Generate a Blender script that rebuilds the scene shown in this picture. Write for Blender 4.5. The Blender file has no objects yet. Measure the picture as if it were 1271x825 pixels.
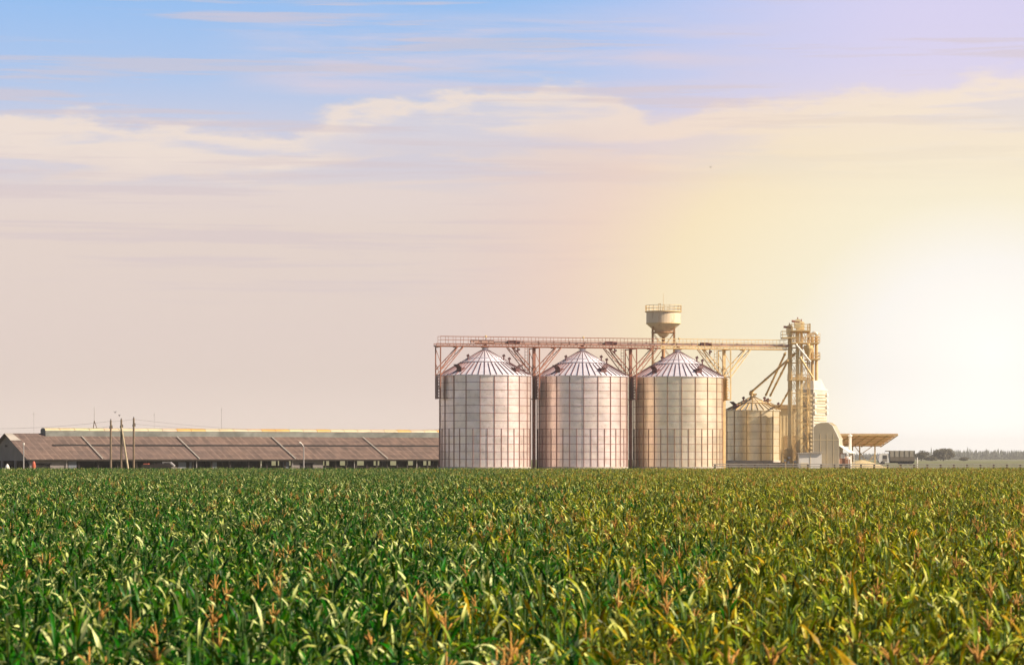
import bpy, math, random
from math import sin, cos, pi, radians, sqrt, atan2, asin
from mathutils import Vector, Matrix

SC = bpy.context.scene
COL = SC.collection

# ------------------------------------------------------------------ camera
F = 3600.0            # focal length in photo pixels
HOR = 568.6           # horizon row in the photo
CZ = 3.5              # camera height
cam = bpy.data.cameras.new('camera')
cam.sensor_width = 36.0
cam.lens = F / 1271.0 * 36.0
cam.shift_y = (HOR - 412.5) / 1271.0
cam.clip_start = 0.5
cam.clip_end = 30000
cam.dof.use_dof = True
cam.dof.focus_distance = 330
cam.dof.aperture_fstop = 5.0
camo = bpy.data.objects.new('camera', cam)
camo.location = (0, 0, CZ)
camo.rotation_euler = (radians(90), 0, 0)
COL.objects.link(camo)
SC.camera = camo

# ------------------------------------------------------------------ render / view
SC.view_settings.view_transform = 'Standard'
SC.view_settings.look = 'None'
SC.view_settings.exposure = 0.68
SC.view_settings.gamma = 1.0
SC.cycles.max_bounces = 6
SC.cycles.volume_bounces = 0
SC.cycles.transparent_max_bounces = 6
SC.cycles.use_denoising = True

# ------------------------------------------------------------------ sun
SUN_AZ = radians(75)      # measured from "towards the camera" to the right
SUN_EL = radians(36)
SD = Vector((sin(SUN_AZ) * cos(SUN_EL), -cos(SUN_AZ) * cos(SUN_EL), sin(SUN_EL)))
sun = bpy.data.lights.new('sun', 'SUN')
sun.energy = 5.0
sun.angle = radians(0.5)
sun.color = (1.0, 0.86, 0.70)
suno = bpy.data.objects.new('sun', sun)
suno.rotation_euler = SD.to_track_quat('Z', 'Y').to_euler()
suno.location = (200, -50, 200)
COL.objects.link(suno)

# ------------------------------------------------------------------ world
W = bpy.data.worlds.new('World')
SC.world = W
W.use_nodes = True
nt = W.node_tree
nt.nodes.clear()
N, L = nt.nodes, nt.links


def setin(sock, v):
    if isinstance(v, bpy.types.NodeSocket):
        sock.id_data.links.new(v, sock)
    else:
        sock.default_value = v


class G:
    """small node-expression helper"""
    def __init__(self, tree):
        self.t = tree

    def m(self, op, a, b=0.0, c=0.0, clamp=False):
        n = self.t.nodes.new('ShaderNodeMath')
        n.operation = op
        n.use_clamp = clamp
        setin(n.inputs[0], a)
        if len(n.inputs) > 1:
            setin(n.inputs[1], b)
        if len(n.inputs) > 2:
            setin(n.inputs[2], c)
        return n.outputs[0]

    def smooth(self, x, a, b, lo=0.0, hi=1.0):
        n = self.t.nodes.new('ShaderNodeMapRange')
        n.interpolation_type = 'SMOOTHSTEP'
        setin(n.inputs['Value'], x)
        # smoothstep needs min<max; flip outputs otherwise
        if not isinstance(a, bpy.types.NodeSocket) and a > b:
            a, b, lo, hi = b, a, hi, lo
        setin(n.inputs['From Min'], a)
        setin(n.inputs['From Max'], b)
        n.inputs['To Min'].default_value = lo
        n.inputs['To Max'].default_value = hi
        return n.outputs[0]

    def mix(self, f, a, b, blend='MIX'):
        n = self.t.nodes.new('ShaderNodeMix')
        n.data_type = 'RGBA'
        n.blend_type = blend
        setin(n.inputs[0], f)
        for s, v in ((n.inputs[6], a), (n.inputs[7], b)):
            if isinstance(v, tuple) and len(v) == 3:
                v = (*v, 1)
            setin(s, v)
        return n.outputs[2]

    def ramp(self, f, stops, interp='LINEAR'):
        n = self.t.nodes.new('ShaderNodeValToRGB')
        cr = n.color_ramp
        cr.interpolation = interp
        while len(cr.elements) < len(stops):
            cr.elements.new(0.5)
        for e, (p, c) in zip(cr.elements, stops):
            e.position = p
            e.color = (*c, 1) if len(c) == 3 else c
        setin(n.inputs[0], f)
        return n.outputs[0]

    def comb(self, x, y, z=0.0):
        n = self.t.nodes.new('ShaderNodeCombineXYZ')
        for i, v in enumerate((x, y, z)):
            setin(n.inputs[i], v)
        return n.outputs[0]

    def noise(self, vec, scale, detail=4.0, rough=0.55, dist=0.0):
        n = self.t.nodes.new('ShaderNodeTexNoise')
        if vec is not None:
            setin(n.inputs['Vector'], vec)
        n.inputs['Scale'].default_value = scale
        n.inputs['Detail'].default_value = detail
        n.inputs['Roughness'].default_value = rough
        n.inputs['Distortion'].default_value = dist
        return n.outputs[0]


def srgb(r, g, b):
    f = lambda c: ((c / 255 + 0.055) / 1.055) ** 2.4 if c > 10 else c / 255 / 12.92
    return (f(r), f(g), f(b))


g = G(nt)
tc = N.new('ShaderNodeTexCoord')
sep = N.new('ShaderNodeSeparateXYZ')
L.new(tc.outputs['Generated'], sep.inputs[0])
X, Y, Z = sep.outputs
az = g.m('MULTIPLY', g.m('ARCTAN2', X, Y), 57.29578)
el = g.m('MULTIPLY', g.m('ARCSINE', Z), 57.29578)
elp = g.m('MAXIMUM', el, 0.0)
# clear-sky vertical gradient (0..12 degrees)
e01 = g.m('DIVIDE', elp, 12.0, clamp=True)
base = g.ramp(e01, [(0.0, srgb(227, 210, 198)), (0.20, srgb(226, 209, 201)), (0.42, srgb(228, 212, 204)),
                    (0.53, srgb(205, 206, 224)), (0.62, srgb(176, 199, 235)), (0.76, srgb(148, 190, 240)),
                    (1.0, srgb(120, 172, 236))])
# lavender drift to the right above the cloud bank
lav = g.smooth(az, -1.0, 8.5)
base = g.mix(g.m('MULTIPLY', lav, g.m('MULTIPLY', g.smooth(el, 4.5, 6.5), 0.85)), base, srgb(222, 213, 244))
# cloud-bank upper edge as a function of azimuth
crv = N.new('ShaderNodeFloatCurve')
pts = [(-10.1, 6.78), (-6.9, 6.68), (-4.5, 6.50), (-3.4, 7.00), (-1.0, 7.30), (1.0, 7.38), (2.3, 7.18), (3.1, 6.78),
       (4.2, 7.02), (5.8, 7.2), (8.2, 7.3), (9.0, 7.50), (10.1, 7.62)]
cm = crv.mapping.curves[0]
while len(cm.points) < len(pts) + 2:
    cm.points.new(0.5, 0.5)
allp = [(0.0, 0.40)] + [((a + 15) / 30, (e - 5) / 5) for a, e in pts] + [(1.0, 0.55)]
for p, (a, e) in zip(cm.points, allp):
    p.location = (a, e)
crv.mapping.update()
L.new(g.m('DIVIDE', g.m('ADD', az, 15.0), 30.0, clamp=True), crv.inputs['Value'])
edge = g.m('ADD', g.m('MULTIPLY', crv.outputs[0], 5.0), 5.0)
n1 = g.noise(g.comb(g.m('MULTIPLY', az, 0.42), g.m('MULTIPLY', el, 1.5)), 1.5, 6.0, 0.58)
n2 = g.noise(g.comb(g.m('MULTIPLY', az, 0.20), g.m('MULTIPLY', el, 1.9), 4.3), 1.2, 6.0, 0.55, 0.3)
n3 = g.noise(g.comb(g.m('MULTIPLY', az, 0.14), g.m('MULTIPLY', el, 1.6), 9.1), 1.1, 6.0, 0.6, 0.3)
n4 = g.noise(g.comb(g.m('MULTIPLY', az, 0.10), g.m('MULTIPLY', el, 2.6), 2.1), 1.6, 5.0, 0.6, 0.2)
n5 = g.noise(g.comb(g.m('MULTIPLY', az, 0.8), g.m('MULTIPLY', el, 2.6), 7.7), 2.6, 7.0, 0.62)
dE = g.m('ADD', g.m('SUBTRACT', edge, el), g.m('MULTIPLY', g.m('SUBTRACT', n1, 0.5), 1.1))
dE = g.m('ADD', dE, g.m('MULTIPLY', g.m('SUBTRACT', n5, 0.5), 0.42))
bank = g.smooth(dE, -0.08, 0.34)
# bright lit rim near the top edge, thinner body below
rim = g.m('MULTIPLY', g.smooth(dE, 0.0, 0.25), g.smooth(dE, 1.5, 0.5))
# blue-grey gaps in the body of the bank
gapzone = g.m('MULTIPLY', g.smooth(dE, 0.25, 0.6), g.smooth(el, 4.7, 5.7))
gap = g.m('MULTIPLY', gapzone, g.smooth(n2, 0.44, 0.60))
# a wider gap left of centre
gx = g.m('DIVIDE', g.m('ADD', az, 1.7), 2.7)
gy = g.m('DIVIDE', g.m('SUBTRACT', el, 6.15), 0.36)
gr = g.m('ADD', g.m('MULTIPLY', gx, gx), g.m('MULTIPLY', gy, gy))
gap2 = g.m('MULTIPLY', g.smooth(g.m('ADD', gr, g.m('MULTIPLY', g.m('SUBTRACT', n1, 0.5), 2.2)), 1.2, 0.25), 0.7)
gap = g.m('MAXIMUM', g.m('MULTIPLY', gap, 0.62), g.m('MULTIPLY', gap2, 0.8))
ccol = g.mix(g.m('MULTIPLY', rim, 0.9), srgb(228, 213, 208), srgb(238, 223, 213))
ccol = g.mix(g.smooth(az, 2.0, 10.0, 0.0, 0.6), ccol, srgb(247, 231, 222))
veil = g.m('MULTIPLY', bank, g.smooth(el, 4.4, 5.2))
veil = g.m('MULTIPLY', veil, g.m('SUBTRACT', 1.0, gap))
base = g.mix(g.m('MULTIPLY', gap, 0.9), base, srgb(194, 200, 226))
col = g.mix(veil, base, ccol)
# high thin wisps
wz = g.m('MULTIPLY', g.smooth(el, 6.8, 7.4), g.smooth(el, 9.0, 8.3))
waz = g.m('MULTIPLY', g.smooth(az, -6.5, -3.5), g.smooth(az, 6.5, 2.5))
w = g.m('MULTIPLY', g.m('MULTIPLY', wz, waz), g.smooth(n3, 0.38, 0.72))
w2 = g.m('MULTIPLY', g.smooth(el, 8.2, 8.9), g.m('MULTIPLY', g.smooth(n4, 0.54, 0.80), g.smooth(az, 4.0, -1.0, 0.0, 0.5)))
w = g.m('MULTIPLY', g.m('MAXIMUM', g.m('MULTIPLY', w, 0.8), w2), g.m('SUBTRACT', 1.0, bank))
col = g.mix(w, col, srgb(222, 208, 218))
# soft streaks in the lower veil
st = g.m('MULTIPLY', g.m('SUBTRACT', n4, 0.5), g.smooth(el, 2.0, 4.5))
col = g.mix(g.m('MULTIPLY', g.smooth(st, 0.0, 0.13), 0.5), col, srgb(214, 199, 203))
# bright hazy glow low in the sky to the right
da = g.m('SUBTRACT', az, 9.4)
de = g.m('MULTIPLY', g.m('SUBTRACT', el, 2.0), g.smooth(el, 1.0, 3.0, 0.8, 1.3))
r = g.m('SQRT', g.m('ADD', g.m('MULTIPLY', da, da), g.m('MULTIPLY', de, de)))
glow = g.ramp(g.m('DIVIDE', r, 12.0, clamp=True),
              [(0.0, (1.12, 1.08, 1.02)), (0.20, (1.0, 0.96, 0.90)), (0.34, srgb(250, 240, 212)),
               (0.56, srgb(250, 231, 192)), (0.72, srgb(244, 213, 192)), (0.85, srgb(236, 206, 194)), (1.0, srgb(230, 208, 200))])
gw = g.m('MULTIPLY', g.smooth(r, 12.8, 5.6), g.smooth(el, 8.0, 4.6, 0.12, 0.95))
col = g.mix(gw, col, glow)
hb = g.smooth(el, 1.8, 0.0, 1.0, 1.17)
col = g.mix(1.0, col, g.comb(hb, hb, hb), 'MULTIPLY')
# the physical sky takes over higher up
sky = N.new('ShaderNodeTexSky')
sky.sky_type = 'NISHITA'
sky.sun_disc = False
sky.sun_elevation = SUN_EL
sky.sun_rotation = atan2(SD.x, SD.y)
sky.air_density = 1.0
sky.dust_density = 1.0
bgs = N.new('ShaderNodeBackground')
L.new(sky.outputs[0], bgs.inputs[0])
bgs.inputs[1].default_value = 0.05
bgc = N.new('ShaderNodeBackground')
L.new(col, bgc.inputs[0])
bgc.inputs[1].default_value = 0.63
mx = N.new('ShaderNodeMixShader')
L.new(g.smooth(el, 9.6, 15.0), mx.inputs[0])
L.new(bgc.outputs[0], mx.inputs[1])
L.new(bgs.outputs[0], mx.inputs[2])
wo = N.new('ShaderNodeOutputWorld')
L.new(mx.outputs[0], wo.inputs[0])

# ------------------------------------------------------------------ materials
MATS = {}


def mat(name, color, rough=0.7, metal=0.0, var=0.15, scale=1.0, spec=0.5, stretch=(1, 1, 1), bump=0.0, tint=False,
        dirt=None, dirt_amt=0.5, trans=0.0, coords='Object'):
    m = bpy.data.materials.new(name)
    m.use_nodes = True
    t = m.node_tree
    t.nodes.clear()
    h = G(t)
    out = t.nodes.new('ShaderNodeOutputMaterial')
    p = t.nodes.new('ShaderNodeBsdfPrincipled')
    tcn = t.nodes.new('ShaderNodeTexCoord')
    mp = t.nodes.new('ShaderNodeMapping')
    mp.inputs['Scale'].default_value = stretch
    t.links.new(tcn.outputs[coords], mp.inputs[0])
    n = h.noise(mp.outputs[0], scale, 5.0, 0.6)
    k = h.smooth(n, 0.25, 0.75, 1 - var, 1 + var)
    c = h.mix(1.0, color, h.comb(k, k, k), 'MULTIPLY')
    if dirt:
        n2_ = h.noise(mp.outputs[0], scale * 2.7, 6.0, 0.7)
        c = h.mix(h.m('MULTIPLY', h.smooth(n2_, 0.5, 0.72), dirt_amt), c, dirt)
    if tint:
        a = t.nodes.new('ShaderNodeAttribute')
        a.attribute_name = 'tint'
        c = h.mix(1.0, c, a.outputs['Color'], 'MULTIPLY')
    t.links.new(c, p.inputs['Base Color'])
    p.inputs['Roughness'].default_value = rough
    p.inputs['Metallic'].default_value = metal
    p.inputs['Specular IOR Level'].default_value = spec
    if bump:
        b = t.nodes.new('ShaderNodeBump')
        b.inputs['Strength'].default_value = bump
        b.inputs['Distance'].default_value = 0.05
        t.links.new(n, b.inputs['Height'])
        t.links.new(b.outputs[0], p.inputs['Normal'])
    if trans:
        tr = t.nodes.new('ShaderNodeBsdfTranslucent')
        t.links.new(c, tr.inputs[0])
        ms = t.nodes.new('ShaderNodeMixShader')
        ms.inputs[0].default_value = trans
        t.links.new(p.outputs[0], ms.inputs[1])
        t.links.new(tr.outputs[0], ms.inputs[2])
        t.links.new(ms.outputs[0], out.inputs[0])
    else:
        t.links.new(p.outputs[0], out.inputs[0])
    MATS[name] = m
    return m


mat('galvanised_warm', (0.90, 0.76, 0.50), 0.32, 0.65, 0.12, 0.5, tint=True)  # yellow tint puts the flare's wash into the small silos, roofs and seams too
mat('roof_warm', (0.85, 0.74, 0.52), 0.4, 0.5, 0.12, 0.7)
mat('seam_warm', (0.42, 0.27, 0.10), 0.6, 0.3, 0.2, 1.0)
mat('galvanised_flare', (0.95, 0.81, 0.60), 0.30, 0.62, 0.12, 0.5, tint=True)  # golden tint of the third silo: flare warmth put into the metal
mat('seam_flare', (0.36, 0.19, 0.10), 0.6, 0.3, 0.2, 1.0)
mat('galvanised', (0.95, 0.80, 0.73), 0.30, 0.58, 0.10, 0.5, tint=True, dirt=(0.46, 0.34, 0.27), dirt_amt=0.4)
mat('galvanised_roof', (0.86, 0.80, 0.84), 0.40, 0.35, 0.12, 0.7)
mat('seam_metal', (0.30, 0.14, 0.11), 0.6, 0.3, 0.2, 1.0)  # dark red puts the stiffeners' shade into the colour; also weathered seams
mat('rib_dark', (0.15, 0.065, 0.06), 0.5, 0.3, 0.2, 1.0)
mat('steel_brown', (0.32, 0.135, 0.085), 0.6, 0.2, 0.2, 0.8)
mat('steel_ochre', (0.68, 0.48, 0.22), 0.6, 0.15, 0.2, 0.8)  # pale ochre carries the lens flare over the tower in the steel colour
mat('conveyor_metal', (0.55, 0.36, 0.29), 0.5, 0.3, 0.2, 0.8)
mat('elevator_sheet', (0.80, 0.66, 0.38), 0.5, 0.15, 0.15, 0.8)  # lightened likewise, flare wash put into the casing colour
mat('steel_rust', (0.48, 0.26, 0.12), 0.6, 0.15, 0.2, 0.8)
mat('tank_paint', (0.78, 0.62, 0.42), 0.5, 0.1, 0.1, 0.5, dirt=(0.35, 0.16, 0.06), dirt_amt=0.6, stretch=(1, 1, 0.2))
mat('pale_sheet', (0.66, 0.61, 0.50), 0.45, 0.3, 0.12, 0.6, tint=True)
mat('ochre_sheet', (0.74, 0.60, 0.36), 0.5, 0.3, 0.12, 0.6)
mat('dark_ochre', (0.36, 0.24, 0.11), 0.8, 0.0, 0.2, 0.6)
mat('hangar_front_shade', (0.36, 0.30, 0.20), 0.7, 0.0, 0.1, 0.5)  # darker than the shell: the front's shade put into its colour
mat('white_paint', (0.78, 0.73, 0.64), 0.55, 0.0, 0.06, 0.6)
mat('concrete', (0.42, 0.37, 0.31), 0.85, 0.0, 0.15, 0.8)
mat('yard_gravel', (0.16, 0.14, 0.09), 0.95, 0.0, 0.25, 0.6)
mat('rail_concrete', (0.40, 0.36, 0.30), 0.8, 0.0, 0.15, 1.0)
mat('plaster', (0.20, 0.172, 0.158), 0.9, 0.0, 0.14, 0.5, dirt=(0.13, 0.11, 0.10), dirt_amt=0.4)
mat('plaster_blue', (0.14, 0.15, 0.175), 0.8, 0.0, 0.1, 0.5)
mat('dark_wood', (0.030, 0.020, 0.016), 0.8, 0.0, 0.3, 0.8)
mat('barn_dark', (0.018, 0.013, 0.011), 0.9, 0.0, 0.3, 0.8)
mat('pole_wood', (0.20, 0.14, 0.085), 0.85, 0.0, 0.2, 2.0)
mat('pole_light', (0.50, 0.40, 0.25), 0.85, 0.0, 0.2, 2.0)
mat('lamp_metal', (0.42, 0.38, 0.35), 0.5, 0.4, 0.1, 2.0)
mat('wire', (0.10, 0.085, 0.08), 0.6, 0.0, 0.1, 1.0)
mat('vent_sheet', (0.62, 0.49, 0.30), 0.4, 0.0, 0.12, 0.6, tint=True)
mat('vent_side', (0.17, 0.175, 0.15), 0.7, 0.0, 0.35, 0.5)
mat('black_paint', (0.02, 0.02, 0.02), 0.5, 0.0, 0.1, 1.0)
mat('glass_dark', (0.05, 0.05, 0.055), 0.1, 0.0, 0.05, 1.0, spec=0.8)
mat('red_paint', (0.45, 0.09, 0.04), 0.5, 0.0, 0.1, 1.0)
mat('machine_rust', (0.40, 0.20, 0.12), 0.7, 0.0, 0.2, 1.0)
mat('grain', (0.52, 0.40, 0.21), 0.95, 0.0, 0.2, 4.0, bump=0.4)
mat('truck_grey', (0.36, 0.32, 0.25), 0.6, 0.1, 0.12, 1.0)
mat('truck_low', (0.17, 0.14, 0.10), 0.7, 0.0, 0.15, 1.0)
mat('asphalt', (0.055, 0.052, 0.05), 0.9, 0.0, 0.2, 0.5)
mat('bark', (0.10, 0.075, 0.05), 0.9, 0.0, 0.3, 2.0)
mat('crown_leaf', (0.11, 0.095, 0.05), 0.6, 0.0, 0.3, 0.3, tint=True, trans=0.2)
mat('conifer', (0.085, 0.095, 0.06), 0.7, 0.0, 0.3, 0.1, tint=True)
mat('bird_black', (0.03, 0.025, 0.02), 0.7, 0.0, 0.1, 1.0)
mat('leaf', (0.018, 0.108, 0.0010), 0.40, 0.0, 0.30, 6.0, spec=0.12, tint=True, trans=0.16)
mat('stalk', (0.05, 0.11, 0.008), 0.6, 0.0, 0.25, 4.0)
mat('tassel', (0.42, 0.20, 0.03), 0.8, 0.0, 0.3, 8.0)

# ground: soil / grass
gm = mat('soil', (0.05, 0.04, 0.02), 0.95, 0.0, 0.3, 0.4, dirt=(0.06, 0.085, 0.02), dirt_amt=0.8)
gg = mat('verge_grass', (0.15, 0.15, 0.05), 0.95, 0.0, 0.3, 0.05, dirt=(0.16, 0.13, 0.06), dirt_amt=0.5)


def roof_material():
    """weathered fibre-cement sheets: brown grey, courses, streaks"""
    m = bpy.data.materials.new('barn_roof_sheets')
    m.use_nodes = True
    t = m.node_tree
    h = G(t)
    p = t.nodes['Principled BSDF']
    tcn = t.nodes.new('ShaderNodeTexCoord')
    sp = t.nodes.new('ShaderNodeSeparateXYZ')
    t.links.new(tcn.outputs['Object'], sp.inputs[0])
    x, y, z = sp.outputs
    br = t.nodes.new('ShaderNodeTexBrick')
    br.offset = 0.0
    br.inputs['Scale'].default_value = 1.0
    br.inputs['Brick Width'].default_value = 1.15
    br.inputs['Row Height'].default_value = 1.55
    br.inputs['Mortar Size'].default_value = 0.07
    br.inputs['Mortar Smooth'].default_value = 0.6
    br.inputs['Color1'].default_value = (0.165, 0.105, 0.078, 1)
    br.inputs['Color2'].default_value = (0.110, 0.072, 0.056, 1)
    br.inputs['Mortar'].default_value = (0.26, 0.175, 0.13, 1)
    setin(br.inputs['Vector'], h.comb(x, y))
    n = h.noise(h.comb(x, h.m('MULTIPLY', y, 0.25)), 1.6, 6.0, 0.7)
    k = h.smooth(n, 0.3, 0.7, 0.68, 1.3)
    c = h.mix(1.0, br.outputs[0], h.comb(k, k, k), 'MULTIPLY')
    n2_ = h.noise(tcn.outputs['Object'], 0.12, 3.0, 0.6)
    c = h.mix(h.m('MULTIPLY', h.smooth(n2_, 0.4, 0.7), 0.35), c, (0.13, 0.09, 0.08))
    t.links.new(c, p.inputs['Base Color'])
    p.inputs['Roughness'].default_value = 0.9
    wv = t.nodes.new('ShaderNodeTexWave')
    wv.bands_direction = 'X'
    wv.inputs['Scale'].default_value = 1.7
    b = t.nodes.new('ShaderNodeBump')
    b.inputs['Strength'].default_value = 0.5
    b.inputs['Distance'].default_value = 0.05
    t.links.new(tcn.outputs['Object'], wv.inputs[0])
    t.links.new(wv.outputs[1], b.inputs['Height'])
    t.links.new(b.outputs[0], p.inputs['Normal'])
    MATS['barn_roof'] = m


roof_material()


# ------------------------------------------------------------------ mesh helpers
class MB:
    def __init__(self):
        self.v, self.f, self.c = [], [], []

    def add(self, vs, fs, tint=None):
        o = len(self.v)
        self.v += [tuple(p) for p in vs]
        self.f += [tuple(i + o for i in q) for q in fs]
        self.c += [tint or (1, 1, 1)] * len(vs)
        return self

    def box(self, x0, x1, y0, y1, z0, z1, tint=None):
        vs = [(x, y, z) for z in (z0, z1) for y in (y0, y1) for x in (x0, x1)]
        return self.add(vs, [(0, 2, 3, 1), (4, 5, 7, 6), (0, 1, 5, 4), (2, 6, 7, 3), (0, 4, 6, 2), (1, 3, 7, 5)], tint)

    def tube(self, a, b, r0, r1=None, n=8, tint=None, caps=True):
        a, b = Vector(a), Vector(b)
        r1 = r0 if r1 is None else r1
        d = (b - a).normalized()
        u = d.cross(Vector((0, 0, 1)) if abs(d.z) < .9 else Vector((1, 0, 0))).normalized()
        w_ = d.cross(u)
        vs = []
        for c, r_ in ((a, r0), (b, r1)):
            for i in range(n):
                t = 2 * pi * (i + .5) / n
                vs.append(c + (u * cos(t) + w_ * sin(t)) * r_)
        fs = [(i, (i + 1) % n, n + (i + 1) % n, n + i) for i in range(n)]
        if caps:
            fs += [tuple(range(n - 1, -1, -1)), tuple(range(n, 2 * n))]
        return self.add(vs, fs, tint)

    def bar(self, a, b, w=0.1, tint=None):
        return self.tube(a, b, w * 0.707, n=4, tint=tint)

    def path(self, pts, r, n=5, tint=None):
        for a, b in zip(pts, pts[1:]):
            self.tube(a, b, r, n=n, tint=tint)
        return self

    def lathe(self, prof, n=48, c=(0, 0, 0), closed=False):
        vs = []
        for (r_, z) in prof:
            for i in range(n):
                t = 2 * pi * i / n
                vs.append((c[0] + r_ * cos(t), c[1] + r_ * sin(t), c[2] + z))
        fs = []
        k = len(prof)
        for j in range(k if closed else k - 1):
            for i in range(n):
                a, b = j * n + i, j * n + (i + 1) % n
                jj = (j + 1) % k
                fs.append((a, b, jj * n + (i + 1) % n, jj * n + i))
        return self.add(vs, fs)

    def prism(self, poly, y0, y1, tint=None):
        """polygon in x,z extruded along y"""
        n = len(poly)
        vs = [(x, y0, z) for x, z in poly] + [(x, y1, z) for x, z in poly]
        fs = [tuple(range(n)), tuple(range(2 * n - 1, n - 1, -1))]
        fs += [(i, i + n, (i + 1) % n + n, (i + 1) % n) for i in range(n)]
        return self.add(vs, fs, tint)

    def mesh(self, name, m, smooth=False):
        me = bpy.data.meshes.new(name)
        me.from_pydata(self.v, [], self.f)
        me.materials.append(MATS[m] if isinstance(m, str) else m)
        at = me.color_attributes.new('tint', 'FLOAT_COLOR', 'POINT')
        flat = []
        for c in self.c:
            flat += [c[0], c[1], c[2], 1.0]
        at.data.foreach_set('color', flat)
        if smooth:
            me.polygons.foreach_set('use_smooth', [True] * len(me.polygons))
        me.update()
        return me

    def build(self, name, m, parent=None, smooth=False, loc=(0, 0, 0), rotz=0.0):
        o = bpy.data.objects.new(name, self.mesh(name, m, smooth))
        o.location = loc
        o.rotation_euler = (0, 0, rotz)
        COL.objects.link(o)
        if parent:
            o.parent = parent
        return o


def tag(o, label=None, cat=None, group=None, kind=None):
    for k, v in (('label', label), ('category', cat), ('group', group), ('kind', kind)):
        if v:
            o[k] = v
    return o


def thing(name, label, cat, loc=(0, 0, 0), rotz=0.0, group=None):
    o = bpy.data.objects.new(name, None)
    o.empty_display_size = 0.5
    o.location = loc
    o.rotation_euler = (0, 0, rotz)
    COL.objects.link(o)
    return tag(o, label, cat, group)


def part_copy(o, parent, rotz=None, loc=None):
    c = o.copy()
    COL.objects.link(c)
    c.parent = parent
    if rotz is not None:
        c.rotation_euler = (0, 0, rotz)
    if loc is not None:
        c.location = loc
    return c


def wx(px, s): return (px - 635.5) / s
def wz_(py, s): return CZ + (HOR - py) / s


# ------------------------------------------------------------------ terrain
def sst(x, a, b):
    t = min(1, max(0, (x - a) / (b - a)))
    return t * t * (3 - 2 * t)


def ground_z(x, y):
    right = sst(x, -14, -8)
    zr = 1.9 * sst(y, 409.5, 417)
    zl = 0.6 * sst(y, 410, 418) + 1.3 * sst(y, 470, 700)
    return zl + (zr - zl) * right


xs = [-3000, -1200, -500, -250, -150, -100, -60, -30, -20, -15, -13, -11, -9, -7, 0, 20, 60, 120, 250, 500, 1200, 3000]
ys = [-500, -50, 0, 50, 150, 300, 400, 409, 411, 413, 415, 417, 419, 430, 450, 470, 520, 580, 640, 700, 900, 1400,
      2500, 3700, 4700]
m = MB()
vs = [(x, y, ground_z(x, y)) for y in ys for x in xs]
nx = len(xs)
fs = [(j * nx + i, j * nx + i + 1, (j + 1) * nx + i + 1, (j + 1) * nx + i) for j in range(len(ys) - 1) for i in
      range(nx - 1)]
m.add(vs, fs)
go = m.build('ground', 'verge_grass', smooth=True)
tag(go, kind='structure')
# bare soil under the crop
m = MB()
m.add([(-95, 5, .004), (95, 5, .004), (95, 409, .004), (-95, 409, .004)], [(0, 1, 2, 3)])
tag(m.build('field_soil', 'soil'), kind='structure')
# the road the lorry drives on
m = MB()
m.add([(0, 688, 1.904), (2500, 688, 1.904), (2500, 696, 1.904), (0, 696, 1.904)], [(0, 1, 2, 3)])
tag(m.build('road', 'asphalt'), kind='structure')
# gravel yard round the silos
m = MB()
m.add([(-7, 419, 1.904), (75, 419, 1.904), (75, 520, 1.904), (-7, 520, 1.904)], [(0, 1, 2, 3)])
tag(m.build('yard', 'yard_gravel'), kind='structure')

# ------------------------------------------------------------------ silos
ROW = radians(15.3)
S1 = Vector((-3.98, 428.0, 1.9))
RD = Vector((cos(ROW), sin(ROW), 0))
GZ = 1.9


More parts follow.
